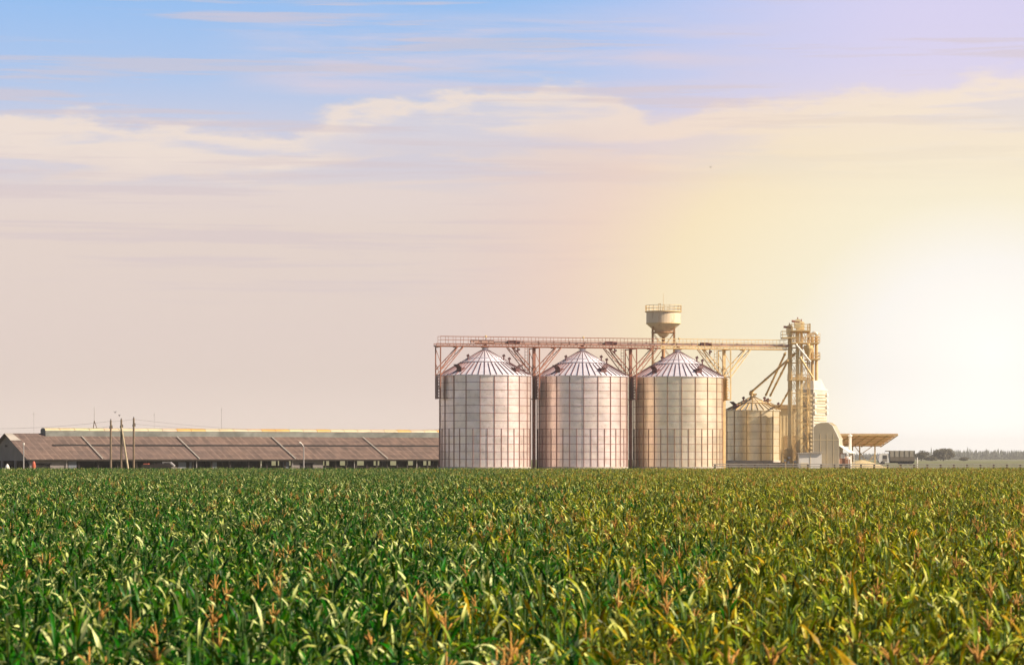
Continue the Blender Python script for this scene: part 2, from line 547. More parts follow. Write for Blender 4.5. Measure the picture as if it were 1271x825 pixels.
def silo(name, label, cat, loc, R, sheets, rings, rise, phase, doubled, ribs, seed, group, hatch=(), z0=0.35, ringh=1.12,
         mw='galvanised', mr='galvanised_roof', ms='seam_metal'):
    rnd = random.Random(seed)
    t = thing(name, label, cat, loc, 0, group)
    H = rings * ringh
    MB().lathe([(0.0, -0.05), (R + .12, -0.05), (R + .12, z0), (0.0, z0)], 64).build('foundation', 'concrete', t)
    # wall: sheets x rings with slight dents
    w = MB()
    ns = sheets * 6
    WV = 6                                   # corrugations per ring
    nr = WV * 4
    jit = [[rnd.gauss(0, 0.014) for _ in range(ns)] for _ in range(rings * 2 + 2)]
    for j in range(rings):
        for q in range(sheets):
            k = rnd.choice((1, 1, 1, .96, .92)) * rnd.uniform(0.93, 1.04)
            tilt = rnd.gauss(0, .008)
            vs_ = []
            for a in range(nr + 1):
                fa = a / nr
                wob = .0055 * sin(2 * pi * a / 4)
                for b in range(7):
                    th = phase + 2 * pi * (q + b / 6) / sheets
                    ii = (q * 6 + b) % ns
                    ja = jit[j * 2][ii] * (1 - fa) + jit[j * 2 + 1][ii] * fa
                    edge_ = 0 if b in (0, 6) else 1
                    rr = R + wob + ja * edge_ * sin(pi * fa) + tilt * (b / 6 - .5)
                    vs_.append((rr * cos(th), rr * sin(th), z0 + (j + fa) * ringh))
            fs_ = [(a * 7 + b, a * 7 + b + 1, a * 7 + b + 8, a * 7 + b + 7) for a in range(nr) for b in range(6)]
            w.add(vs_, fs_, (k, k, k * rnd.uniform(.96, 1.02)))
    w.build('wall', mw, t, smooth=True)
    s = MB()
    for j in range(1, rings + 1):
        zz = z0 + j * ringh
        s.lathe([(R - .01, zz - .035), (R + .035, zz - .035), (R + .035, zz + .035), (R - .01, zz + .035)], 96)
    s.build('seam_bands', ms, t)
    st0 = None
    for q in range(sheets):
        th = phase + 2 * pi * q / sheets
        if st0 is None:
            st0 = MB().box(R - .02, R + .09, -.047, .047, z0, z0 + H).build('stiffener', ms, t, rotz=th)
        else:
            part_copy(st0, t, th)
    if doubled:
        st1 = None
        for q in range(sheets):
            th = phase + 2 * pi * (q + .5) / sheets
            if st1 is None:
                st1 = MB().box(R - .02, R + .08, -.042, .042, z0, z0 + 5 * ringh).build('stiffener', ms, t,
                                                                                       rotz=th)
            else:
                part_copy(st1, t, th)
    # roof
    E = z0 + H
    RE = R + .16
    rf = MB()
    cone = lambda r_: E + rise * (1 - r_ / RE)
    rf.lathe([(RE, E - .12), (RE, E), (RE * .53, cone(RE * .53))], ribs)
    rf.lathe([(RE * .53, cone(RE * .53) + .06), (.45, cone(.45) + .06), (.45, cone(.45) + .35), (0, cone(.45) + .42)],
             ribs)
    roof = rf.build('roof', mr, t)
    rb = MB()
    for q in range(ribs):
        th = 2 * pi * q / ribs + pi / ribs * 0
        c_, s_ = cos(th), sin(th)
        tx, ty = -s_, c_
        hw = .05
        p = []
        for r_, up in ((RE + .02, .0), (RE * (.56 if q % 2 else .08), .0)):
            z = cone(r_)
            hh = .12
            p += [(r_ * c_ - tx * hw, r_ * s_ - ty * hw, z - .02), (r_ * c_ + tx * hw, r_ * s_ + ty * hw, z - .02),
                  (r_ * c_ + tx * hw * .6, r_ * s_ + ty * hw * .6, z + hh), (r_ * c_ - tx * hw * .6, r_ * s_ - ty * hw * .6, z + hh)]
        rb.add(p, [(0, 1, 2, 3), (7, 6, 5, 4), (0, 4, 5, 1), (1, 5, 6, 2), (2, 6, 7, 3), (3, 7, 4, 0)])
    rb.build('roof_ribs', 'rib_dark' if R > 5 else 'seam_warm', roof)
    rg = MB()
    for fr in (.39, .53):
        r_ = RE * fr
        z = cone(r_)
        rg.lathe([(r_ - .04, z + .10), (r_ + .04, z + .10), (r_ + .04, z + .17), (r_ - .04, z + .17)], 48, closed=True)
    rg.build('roof_ring', 'galvanised_roof' if R > 5 else 'steel_ochre', roof)
    cp = MB().lathe([(.5, cone(.45) + .35), (.62, cone(.45) + .38), (.62, cone(.45) + .62), (.0, cone(.45) + .66)], 20)
    cp.build('roof_cap', ms, roof)
    for (ang, fr) in hatch:
        hb = MB()
        r_ = R * fr
        z = cone(r_)
        hb.box(-.5, .45, -.45, .45, z - .3, z + .35)
        hb.add([(.45, -.5, z + .3), (.45, .5, z + .3), (1.1, .5, z + .75), (1.1, -.5, z + .75),
                (.45, -.5, z + .36), (.45, .5, z + .36), (1.1, .5, z + .81), (1.1, -.5, z + .81)],
               [(0, 1, 2, 3), (7, 6, 5, 4), (0, 4, 5, 1), (1, 5, 6, 2), (2, 6, 7, 3), (3, 7, 4, 0)])
        a = radians(ang)
        # ang measured from the direction of the camera, positive right
        dx, dy = sin(a) * r_, -cos(a) * r_
        hb.build('roof_hatch', 'rib_dark', roof, loc=(dx, dy, 0), rotz=atan2(dy, dx))
    for ang, fr in ((66, .45), (-55, .45), (72, .56)):
        a = radians(ang)
        r_ = R * fr
        x, y, z = sin(a) * r_, -cos(a) * r_, cone(r_)
        vt = MB()
        vt.tube((x, y, z - .1), (x, y, z + .55), .11)
        vt.tube((x - .18, y, z + .55), (x + .18, y, z + .75), .20)
        vt.build('roof_vent', 'rib_dark', roof)
    return t, E


def to_phase(deg):      # seam phase given as an angle from the camera direction
    return radians(-90 + deg)


SG = 'tall galvanised grain silos in a row'
LAB = ['tall ribbed steel silo standing leftmost in the row, next to the long barn',
       'tall ribbed steel silo between the other two big silos of the row',
       'tall ribbed steel silo in front of the water tower']
for i in range(3):
    c = S1 + RD * (i * 14.99)
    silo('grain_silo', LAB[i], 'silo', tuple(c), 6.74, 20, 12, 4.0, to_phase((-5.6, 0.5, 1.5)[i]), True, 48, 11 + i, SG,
         hatch=((-38, .84), ((52, 30, 28)[i], .84)), mw=('galvanised', 'galvanised', 'galvanised_flare')[i],
         ms=('seam_metal', 'seam_metal', 'seam_flare')[i])
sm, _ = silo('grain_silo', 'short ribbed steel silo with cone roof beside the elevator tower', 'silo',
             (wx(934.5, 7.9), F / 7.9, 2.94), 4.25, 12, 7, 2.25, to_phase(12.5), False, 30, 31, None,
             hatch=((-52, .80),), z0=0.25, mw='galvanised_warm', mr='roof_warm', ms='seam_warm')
MB().box(-4.6, 4.6, -4.6, 4.6, -1.04, -.06).build('plinth', 'concrete', sm)
silo('grain_silo', 'pale cone-roofed steel silo half hidden behind the short silo', 'silo',
     (wx(953, 7.45), F / 7.45, 1.9), 4.1, 12, 7, 2.3, to_phase(5), False, 30, 32, None, hatch=(), z0=.9, mw='galvanised_warm', mr='roof_warm', ms='seam_warm')

# ------------------------------------------------------------------ catwalk and its trusses (row frame: x along row, -y front)
zc = 18.0  # deck underside above yard
cat = thing('catwalk', 'long railed conveyor catwalk running over the silo roofs', 'catwalk', tuple(S1), ROW)
U0, U1 = -7.6, 47.6
for A0, A1, mt_ in ((U0, 27.0, 'steel_brown'), (27.0, U1, 'steel_ochre')):  # same steel, right part turned ochre to carry the flare's warmth
    d = MB()
    for y in (-.75, .75):
        d.box(A0, A1, y - .06, y + .06, zc, zc + .12)
        d.box(A0, A1, y - .06, y + .06, zc + .38, zc + .48)
        u = A0
        while u < A1:
            d.box(u, u + .07, y - .05, y + .05, zc + .12, zc + .38)
            u += 1.0
    d.box(A0, A1, -.7, .7, zc + .14, zc + .20)
    d.build('deck_beams', mt_, cat)
cv = MB()
cv.box(-1.5, U1, -.32, .22, zc + .52, zc + .86)
u = -1.5
while u < U1:
    cv.box(u, u + .10, -.37, .27, zc + .48, zc + .92)
    u += 2.4
cv.box(-2.2, 1.2, -.45, .3, zc + .62, zc + 1.02)
cv.build('conveyor', 'conveyor_metal', cat)
for cu in (0.0, 15.0, 30.0):
    MB().tube((cu, 0, zc - .35), (cu, 0, zc + .5), .24, n=12).build('drop_pipe', 'seam_metal', cat)
    mo = MB().box(cu + 3.4, cu + 4.6, -.7, -.2, zc + .5, zc + 1.0).tube((cu + 4.6, -.45, zc + .75),
                                                                   (cu + 5.2, -.45, zc + .75), .22)
    mo.tube((cu + 4.9, -.45, zc - .8), (cu + 4.9, -.45, zc), .1).tube((cu + 4.75, -.45, zc - .5),
                                                                      (cu + 5.2, -.45, zc - .3), .13)
    mo.build('drive_motor', 'rib_dark', cat)
    MB().tube((cu - .1, -.8, zc + 1.0), (cu - .1, -.8, zc + 1.5), .04).lathe(
        [(0, zc + 1.4), (.16, zc + 1.45), (.18, zc + 1.6), (0, zc + 1.72)], 10, (cu - .1, -.8, 0)).build(
        'lamp', 'steel_ochre', cat)
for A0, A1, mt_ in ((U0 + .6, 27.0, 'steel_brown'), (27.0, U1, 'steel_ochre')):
    rl = MB()
    for y in (-.85, .85):
        rl.bar((A0 + .02, y, zc + 1.52), (A1, y, zc + 1.52), .055)
        rl.bar((A0 + .02, y, zc + 1.02), (A1, y, zc + 1.02), .045)
        u = A0 + .05
        while u < A1:
            rl.bar((u, y, zc + .45), (u, y, zc + 1.52), .05)
            u += 1.15
    rl.build('railing', mt_, cat)


def lattice(mb, a, b, off, w=.05, step=.9):
    """zigzag lacing between the chord a-b and the chord displaced by off"""
    a, b, off = Vector(a), Vector(b), Vector(off)
    n = max(1, int((b - a).length / step))
    for i in range(n):
        p, q = a.lerp(b, i / n), a.lerp(b, (i + 1) / n)
        if i % 2:
            p, q = p + off, q
        else:
            q = q + off
        mb.bar(p, q, w)


def support(u, label, left=True, right=True, back=True, ladder=False, tall=True, mt_='steel_brown', mp_='rib_dark'):
    loc = S1 + RD * u
    t = thing('support_frame', label, 'steel frame', tuple(loc), ROW, 'steel frames carrying the catwalk')
    zb = 10.3
    ys_ = ([2.6] if back else []) + [0.0, -3.0]
    for y in ys_:
        lo = 0.0 if (tall and y == 0.0) else zb
        wd = .42 if (y == 0.0 and tall) else .16
        MB().bar((0, y, lo), (0, y, zc), wd).build('leg', mt_, t)
    b = MB()
    yb = 2.6 if back else 0.0
    for z in (zc - .12, zb + 3.5, zb + .1):
        b.bar((0, yb, z), (0, -3.0, z), .13)
    b.bar((0, 0, zc - .3), (0, -3, zc - 2.4), .07).bar((0, -3, zc - 4.6), (0, 0, zc - 2.4), .07)
    b.bar((0, 0, zc - 4.9), (0, -3, zc - 6.6), .07)
    if back:
        b.bar((0, 0, zc - 2.4), (0, 2.6, zc - 4.4), .07).bar((0, 2.6, zc - .4), (0, 0, zc - 2.4), .07)
    b.build('cross_bracing', mt_, t)
    # ladder-like dark panel against the silo shoulder
    pn = MB()
    for q in range(8):
        z = zb + .2 + q * .42
        pn.bar((0, -.1, z), (0, -1.9, z), .16)
    pn.box(-.06, .06, -1.4, -.3, zb, zb + 3.4)
    pn.build('bracket_panel', mp_, t)
    for sgn, on in ((-1, left), (1, right)):
        if not on:
            continue
        for y in ys_[:2] if sgn < 0 else ys_[-2:]:
            lo = Vector((0, y, zc - 3.4))
            hi = Vector((sgn * 3.2, y * .25, zc))
            k = MB().bar(lo, hi, .13)
            k.bar(lo + Vector((sgn * .1, 0, -.75)), hi + Vector((sgn * .85, 0, 0)), .10)
            lattice(k, lo, hi, (sgn * .45, 0, -.38), .05, 1.0)
            k.build('knee_brace', mt_, t)
        MB().bar((sgn * 2.9, -.8, zc - .06), (sgn * 2.9, .8, zc - .06), .12).build('bearer', mt_, t)
    if ladder:
        ld = MB()
        y0 = 2.3
        for x in (-.75, -.35):
            ld.bar((x, y0, 0), (x, y0, zc + .5), .06)
        z = .3
        while z < zc:
            ld.bar((-.75, y0, z), (-.35, y0, z), .05)
            z += .45
        ld.build('ladder', mt_, t)
    return t


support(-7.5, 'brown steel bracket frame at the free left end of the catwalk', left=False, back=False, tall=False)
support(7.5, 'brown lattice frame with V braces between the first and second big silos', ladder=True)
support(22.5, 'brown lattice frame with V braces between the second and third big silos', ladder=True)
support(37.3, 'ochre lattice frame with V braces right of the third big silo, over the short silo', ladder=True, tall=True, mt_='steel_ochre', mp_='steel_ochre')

# ------------------------------------------------------------------ water tower
s = 7.6
wt = thing('water_tower', 'funnel-shaped water tower with railed top rising behind the third big silo', 'water tower',
           (wx(823.4, s), F / s, GZ))
zz = lambda py, s_=7.6: wz_(py, s_) - GZ
R = 2.79
MB().lathe([(0, zz(387) + .15), (R, zz(387)), (R, zz(401.5)), (R - .02, zz(402)), (1.85, zz(408.2)), (1.75, zz(408.3)),
            (0.5, zz(418.5)), (0, zz(418.6))], 40).build('tank', 'tank_paint', wt, smooth=False)
MB().lathe([(R - .02, zz(387.4)), (R + .22, zz(387.4)), (R + .22, zz(386.4)), (R - .02, zz(386.4))], 40, closed=True).lathe(
    [(R, zz(401.9)), (R + .06, zz(401.9)), (R + .06, zz(401.1)), (R, zz(401.1))], 40, closed=True).build('rim', 'steel_ochre', wt)
rl = MB()
for k in range(20):
    a = 2 * pi * k / 20
    x, y = (R + .14) * cos(a), (R + .14) * sin(a)
    a2 = 2 * pi * (k + 1) / 20
    x2, y2 = (R + .14) * cos(a2), (R + .14) * sin(a2)
    rl.bar((x, y, zz(386.6)), (x, y, zz(379)), .07)
    for py in (379.2, 382.8):
        rl.bar((x, y, zz(py)), (x2, y2, zz(py)), .06)
rl.bar((-.6, -2.5, zz(387)), (-.6, -2.5, zz(377.5)), .08).bar((-.9, -2.5, zz(387)), (-.9, -2.5, zz(377.8)), .08)
rl.bar((-.9, -2.5, zz(378)), (-.6, -2.5, zz(378)), .08)
rl.build('railing', 'steel_ochre', wt)
MB().tube((0, 0, zz(387)), (0, 0, zz(364)), .04, .02).build('antenna', 'steel_ochre', wt)
MB().tube((0, 0, 0), (0, 0, zz(418)), .28, n=12).build('riser_pipe', 'steel_rust', wt)
for sx in (-1, 1):
    for sy in (-1, 1):
        MB().bar((sx * 1.75, sy * 1.3, 0), (sx * 1.75, sy * 1.3, zz(403)), .22).build('leg', 'steel_rust', wt)
b = MB()
lv = [0, 4.5, 9, 13.2, 17.2, zz(413)]
for z0_, z1_ in zip(lv, lv[1:]):
    for sy in (-1, 1):
        b.bar((-1.75, sy * 1.3, z1_), (1.75, sy * 1.3, z1_), .14)
        b.bar((-1.75, sy * 1.3, z0_), (1.75, sy * 1.3, z1_), .08).bar((1.75, sy * 1.3, z0_), (-1.75, sy * 1.3, z1_), .08)
    for sx in (-1, 1):
        b.bar((sx * 1.75, -1.3, z1_), (sx * 1.75, 1.3, z1_), .14)
        b.bar((sx * 1.75, -1.3, z0_), (sx * 1.75, 1.3, z1_), .08)
b.lathe([(1.9, zz(413)), (1.98, zz(413)), (1.98, zz(411.8)), (1.9, zz(411.8))], 24, closed=True)
b.build('cross_bracing', 'steel_rust', wt)

# ------------------------------------------------------------------ elevator tower group
s = 8.16
EX, EY = wx(993, s), F / s
lx = lambda px: (px - 993) / 8.16
lz = lambda py: wz_(py, 8.16) - GZ
tw = thing('elevator_tower', 'tall ochre lattice tower with railed platforms at the right end of the catwalk', 'steel tower',
           (EX, EY, GZ))
xl, xr, yf, yb = lx(981.5), lx(1004), -1.3, 1.5
for x in (xl, xr):
    for y in (yf, yb):
        MB().bar((x, y, 0), (x, y, lz(410.6) if x == xl else lz(402)), .17).build('leg', 'steel_ochre', tw)
b = MB()
z = 0.0
while z < lz(412):
    z1 = min(z + 2.3, lz(411))
    xm = lx(990)
    for y in (yf, yb):
        b.bar((xl, y, z1), (xr, y, z1), .10)
        b.bar((xl, y, z), (xm, y, z1), .07).bar((xm, y, z), (xr, y, z1), .07).bar((xr, y, z), (lx(996), y, z1), .07)
        b.bar((xl, y, z1), (xm, y, z), .06)
    for x in (xl, xr):
        b.bar((x, yf, z1), (x, yb, z1), .10).bar((x, yf, z), (x, yb, z1), .07)
    z += 2.3
b.build('cross_bracing', 'steel_ochre', tw)


def platform(x0, x1, py, py_rail, y0=-2.0, y1=1.9):
    z = lz(py)
    MB().box(x0, x1, y0, y1, z - .14, z + .05).build('platform', 'steel_ochre', tw)
    zt = lz(py_rail)
    r_ = MB()
    for zz2 in (zt, (z + zt) / 2):
        for y in (y0 + .05, y1 - .05):
            r_.bar((x0, y, zz2), (x1, y, zz2), .06)
        for x in (x0 + .03, x1 - .03):
            r_.bar((x, y0, zz2), (x, y1, zz2), .06)
    n = max(2, int((x1 - x0) / 1.0))
    for i in range(n + 1):
        for y in (y0 + .05, y1 - .05):
            x = x0 + .03 + (x1 - x0 - .06) * i / n
            r_.bar((x, y, z), (x, y, zt), .06)
    r_.build('railing', 'steel_ochre', tw)


platform(lx(981), lx(1004.5), 410.6, 402.6)
platform(lx(969.5), lx(986), 419.3, 411.3, -2.0, .8)
platform(lx(981), lx(1015.5), 425.8, 418.5)
platform(lx(1000), lx(1016), 445.8, 438)
platform(lx(978.5), lx(999), 471.0, 465)


def elevator(px0, px1, ytop, y, label, cap=True, mt='elevator_sheet', z0=0.0, x_off=0):
    t = thing('bucket_elevator', label, 'grain elevator', (EX + lx((px0 + px1) / 2), EY + y, GZ), 0,
              'bucket elevators of the tower')
    hw = (px1 - px0) / 8.16 / 2
    k = MB().box(-hw, hw, -.35, .35, z0, lz(ytop))
    z = z0 + 2.4
    while z < lz(ytop) - .5:
        k.box(-hw - .05, hw + .05, -.4, .4, z, z + .10)
        z += 2.4
    k.build('casing', mt, t)
    if cap:
        h_ = MB().tube((0, -.45, lz(ytop) + .15), (0, .45, lz(ytop) + .15), hw + .28, n=14)
        h_.box(-hw - .25, hw + .25, -.42, .42, lz(ytop) - .7, lz(ytop) + .1)
        h_.build('head', mt, t)
        MB().tube((-hw - .7, -.3, lz(ytop) + .35), (hw, -.3, lz(ytop) + .2), .18).tube(
            (0, 0, lz(ytop) + .3), (0, 0, lz(ytop) + .95), .08).build('motor', 'steel_brown', t)
    MB().box(-hw - .3, hw + .3, -.6, .6, z0, z0 + 1.2).build('boot', mt, t)
    return t


elevator(978, 981.6, 408.5, -.1, 'slim bucket elevator with the lower head, left side of the tower')
elevator(987.8, 991.8, 401.5, -.4, 'thick bucket elevator with the highest head, middle of the tower')
elevator(993.8, 996.6, 403.5, .6, 'bucket elevator standing just right of the thick one in the tower')

dp = thing('dust_duct', 'pair of tall pipes joined by an arch above the dryer, right of the tower', 'pipe',
           (EX + lx(1011), EY + .3, GZ))
for px in (1008.6, 1013.6):
    MB().tube((lx(px) - lx(1011), 0, lz(472)), (lx(px) - lx(1011), 0, lz(417.5)), .24, n=10).build('pipe', 'steel_ochre', dp)
arch = []
for k in range(13):
    a = pi * k / 12
    arch.append((cos(a) * .31 * 1.4, 0, lz(417.5) + sin(a) * .55))
MB().path(arch, .26, 8).build('pipe_arch', 'pale_sheet', dp)
cg = MB()
for py in (414, 418, 422, 441, 445):
    cg.lathe([(.85, lz(py)), (.91, lz(py)), (.91, lz(py) + .07), (.85, lz(py) + .07)], 14, closed=True)
for k in range(7):
    a = 2 * pi * k / 7
    cg.bar((.88 * cos(a), .88 * sin(a), lz(425)), (.88 * cos(a), .88 * sin(a), lz(414)), .05)
    cg.bar((.88 * cos(a), .88 * sin(a), lz(446)), (.88 * cos(a), .88 * sin(a), lz(438)), .05)
cg.build('guard_cage', 'steel_ochre', dp)
cyc = thing('cyclone_separator', 'cone-bottomed dust cyclone hung in the tower beside the pipes', 'cyclone',
            (EX + lx(1001.8), EY - 1.9, GZ))
MB().lathe([(0, lz(429)), (.72, lz(429.2)), (.72, lz(433)), (.18, lz(444)), (0, lz(444.2))], 16).build('cone', 'steel_ochre', cyc)
MB().tube((0, 0, lz(429)), (0, 0, lz(427)), .25).tube((0, 0, lz(427.3)), (.6, .8, lz(427.3)), .2).build('duct', 'steel_ochre', cyc)


def spout(a, b, r_, label, mt, elbow=False):
    A = Vector((wx(a[0], a[2]), F / a[2], wz_(a[1], a[2])))
    B = Vector((wx(b[0], b[2]), F / b[2], wz_(b[1], b[2])))
    k = MB().tube((0, 0, 0), B - A, r_, n=10)
    dd = (B - A)
    for fr in (.03, .35, .66, .97):
        c0 = dd * fr
        k.tube(c0 - dd.normalized() * .08, c0 + dd.normalized() * .08, r_ + .06, n=10)
    if elbow:
        k.tube(dd, dd + Vector((.15, 0, -1.0)), r_, n=10).tube(dd + Vector((-.25, 0, .1)), dd + Vector((.25, 0, -.25)), r_ + .07, n=10)
    o = k.build('grain_spout', mt, None, loc=tuple(A))
    tag(o, label, 'grain spout', 'sloping grain spouts')


spout((987, 438.5, 8.18), (932.5, 486.5, 7.92), .17, 'long ochre spout sloping down to the peak of the short silo', 'steel_ochre', True)
spout((974.8, 437.9, 8.2), (950.5, 490.5, 7.6), .16, 'steep ochre spout reaching from the catwalk end to the silo behind', 'steel_ochre')
spout((978.0, 447.0, 8.2), (956, 491, 7.65), .16, 'steep ochre spout just right of and parallel to the one from the catwalk end', 'steel_ochre')
spout((979.5, 484, 8.18), (969.0, 503, 7.8), .14, 'shortest ochre spout, sloping from the tower foot to the dark-topped shed', 'steel_ochre')
spout((988, 427.0, 8.3), (1006, 449.0, 8.3), .13, 'white spout slanting right across the upper tower', 'white_paint')
spout((993, 443, 8.3), (1009.5, 469.5, 8.3), .14, 'ochre spout slanting right onto the dryer top', 'steel_ochre')

# ------------------------------------------------------------------ grain dryer
s = 8.05
dr = thing('grain_dryer', 'tall louvred grain dryer with sloped cap right of the elevator tower', 'grain dryer',
           (wx(1009.7, s), F / s, GZ), 0)
# rotated box: left face from px 988 to 1010, right face from 1010 to 1029
pxm = 1 / s
Lw = 21.5 * pxm
Rw = 19.5 * pxm
ang = radians(35)
fl = Vector((-cos(radians(15)), sin(radians(15)) * 1, 0))        # along the left face, going left/back
fr_ = Vector((sin(radians(38)), cos(radians(38)), 0)).normalized()
La, Ra = Lw / abs(fl.x), Rw / fr_.x
zt = wz_(484, s) - GZ
k = MB()
P = [Vector((0, 0, 0)), fl * La, fl * La + fr_ * Ra, fr_ * Ra]
k.add([p for p in P] + [p + Vector((0, 0, zt)) for p in P],
      [(0, 1, 2, 3), (7, 6, 5, 4), (1, 0, 4, 5), (2, 1, 5, 6), (3, 2, 6, 7), (0, 3, 7, 4)], (1, 1, 1))
k.build('body', 'pale_sheet', dr)
nL = Vector((fl.y, -fl.x, 0)) * -1
nL = Vector((-fl.y, fl.x, 0))
if nL.y > 0:
    nL = -nL
nR = Vector((fr_.y, -fr_.x, 0))
lo = MB()
z = .6
while z < zt - .4:
    for base_, dr_, ln, nn, ins in ((P[0], fl, La, nL, .08),):
        a0 = base_ + dr_ * ln * ins
        a1 = base_ + dr_ * ln * (1 - ins)
        vs_ = [a0 + Vector((0, 0, z)), a1 + Vector((0, 0, z)), a1 + nn * .22 + Vector((0, 0, z - .10)), a0 + nn * .22 + Vector((0, 0, z - .10)),
               a0 + Vector((0, 0, z + .32)), a1 + Vector((0, 0, z + .32)), a1 + nn * .24 + Vector((0, 0, z - .04)), a0 + nn * .24 + Vector((0, 0, z - .04))]
        lo.add(vs_, [(0, 1, 2, 3), (4, 7, 6, 5), (0, 3, 7, 4), (1, 5, 6, 2), (2, 6, 7, 3), (0, 4, 5, 1)])
    z += .62
lo.build('louvres', 'ochre_sheet', dr)
ed = MB()
z = zt - .8
for i in range(4):
    for p in (P[0] + fr_ * .25, P[3] - fr_ * .2):
        c0 = p + nR * .12
        ed.tube(c0 + Vector((0, 0, z)), c0 + Vector((0, 0, z + .45)), .26, .12, n=8)
    z -= .95
ed.build('vent_cowl', 'white_paint', dr)
sm_ = MB()
for fz in (.2, .35, .5, .62, .74, .86):
    sm_.bar(P[0] + nR * .03 + Vector((0, 0, zt * fz)), P[3] + nR * .03 + Vector((0, 0, zt * fz)), .06)
for ff in (.25, .5, .75):
    sm_.bar(P[0] + fr_ * Ra * ff + nR * .03, P[0] + fr_ * Ra * ff + nR * .03 + Vector((0, 0, zt * .5)), .06)
sm_.build('panel_seams', 'ochre_sheet', dr)
lv2 = MB()
z = zt * .5
while z < zt - .4:
    lv2.bar(P[0] + fr_ * .3 + nR * .05 + Vector((0, 0, z)), P[3] - fr_ * .3 + nR * .05 + Vector((0, 0, z)), .09)
    z += .45
lv2.build('side_louvres', 'ochre_sheet', dr)
# sloped cap
cx0 = fl * La * .62 + fr_ * .2
t0 = [P[0] + fr_ * .1, fl * La * .7 + fr_ * .1, fl * La * .7 + fr_ * (Ra - .1), fr_ * (Ra - .1)]
t1 = [p * .999 for p in [fl * La * .12 + fr_ * Ra * .15, fl * La * .55 + fr_ * Ra * .15, fl * La * .55 + fr_ * Ra * .7, fl * La * .12 + fr_ * Ra * .7]]
h1 = wz_(470, s) - GZ
k = MB().add([p + Vector((0, 0, zt + .01)) for p in t0] + [p + Vector((0, 0, h1)) for p in t1],
             [(0, 1, 2, 3), (7, 6, 5, 4), (1, 0, 4, 5), (2, 1, 5, 6), (3, 2, 6, 7), (0, 3, 7, 4)])
k.build('cap', 'pale_sheet', dr)
ov = [p * 1.0 + (p - (P[0] + P[2]) / 2) * .05 for p in P]
MB().add([p + Vector((0, 0, zt + .03)) for p in ov] + [p + Vector((0, 0, zt + .16)) for p in ov],
         [(0, 1, 2, 3), (7, 6, 5, 4), (1, 0, 4, 5), (2, 1, 5, 6), (3, 2, 6, 7), (0, 3, 7, 4)]).build('eave_plate', 'white_paint', dr)

# dark-topped shed behind the tower
s = 7.8
bs = thing('storage_shed', 'plain ochre sheet-metal shed with dark roof edge behind the elevator tower', 'shed',
           (wx(957, s), F / s, GZ))
X1 = 35 / s
h_ = wz_(507, s) - GZ
k = MB().box(0, X1, 0, 5, 0, h_)
x = .3
while x < X1:
    k.box(x, x + .08, -.05, 0, .0, h_)
    x += .55
k.build('wall', 'ochre_sheet', bs)
MB().box(-.3, X1 + .2, -.4, 5.3, h_ + .003, h_ + .62).build('roof', 'dark_ochre', bs)
MB().box(X1 - 2.4, X1 - .3, -.12, -.06, 0, 5.2).build('door', 'dark_ochre', bs)
# switchgear beneath the tower
eq = thing('feed_hopper', 'ochre hopper and pipework at the foot of the elevator tower', 'hopper', (EX + lx(980), EY - 2.6, GZ))
MB().lathe([(.1, .9), (.55, 1.9), (.55, 3.0), (0, 3.2)], 8, (-.7, 0, 0)).build('hopper', 'steel_ochre', eq)
b = MB()
for x in (-1.5, .1):
    for y in (-.7, .7):
        b.bar((x, y, 0), (x, y, 3.0), .1)
b.bar((-1.5, -.7, 2.5), (1.2, -.7, .4), .14)
b.build('stand', 'steel_ochre', eq)
v = MB()
for x, z in ((-1.0, 1.3), (-.5, 1.0), (.5, 1.1), (1.0, 1.25), (-.4, 1.7), (.9, .7)):
    v.tube((x, -.9, z), (x, -1.1, z), .2, n=10)
v.build('gauge_wheel', 'white_paint', eq)

# ------------------------------------------------------------------ round-roofed hangar
s = 8.3
hg = thing('round_roof_hangar', 'pale arched hangar with shaded front wall right of the grain dryer', 'hangar',
           (wx(1010, s), F / s, GZ))
q = lambda px, py: ((px - 1010) / 8.3, wz_(py, 8.3) - GZ)
prof = [(0, 0), q(1010, 530), q(1013, 526.5), q(1018, 524.8), q(1028, 524.6), q(1033, 528), q(1038.5, 539), q(1041.3, 545), (q(1041.3, 545)[0], 0)]
DX, DYY = 1.25, 6.0      # depth direction leans to the right


def skew(poly, y):
    return [(x + DX * y / DYY, y, z) for x, z in poly]


n = len(prof)
fr0 = skew(prof, 0)
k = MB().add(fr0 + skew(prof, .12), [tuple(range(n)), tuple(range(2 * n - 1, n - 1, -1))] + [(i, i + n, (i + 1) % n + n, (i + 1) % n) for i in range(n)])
k.build('front_wall', 'hangar_front_shade', hg)
sk = MB().add(skew([(x * 1.0 + .0, z + .02) for x, z in prof], .125) + skew([(x, z + .02) for x, z in prof], DYY),
              [(i, i + n, i + 1 + n, i + 1) for i in range(1, n - 1)] + [tuple(range(2 * n - 1, n - 1, -1))])
sk.build('roof_shell', 'pale_sheet', hg)
rb = MB()
for yy in (1.5, 3.0, 4.5, 5.9):
    pr = skew([(x, z + .05) for x, z in prof], yy)
    for a, b_ in zip(pr[1:-1], pr[2:]):
        rb.bar(a, b_, .09)
xw, zw = prof[-1][0], q(1041, 553)[1]
rb.build('roof_rib', 'ochre_sheet', hg)
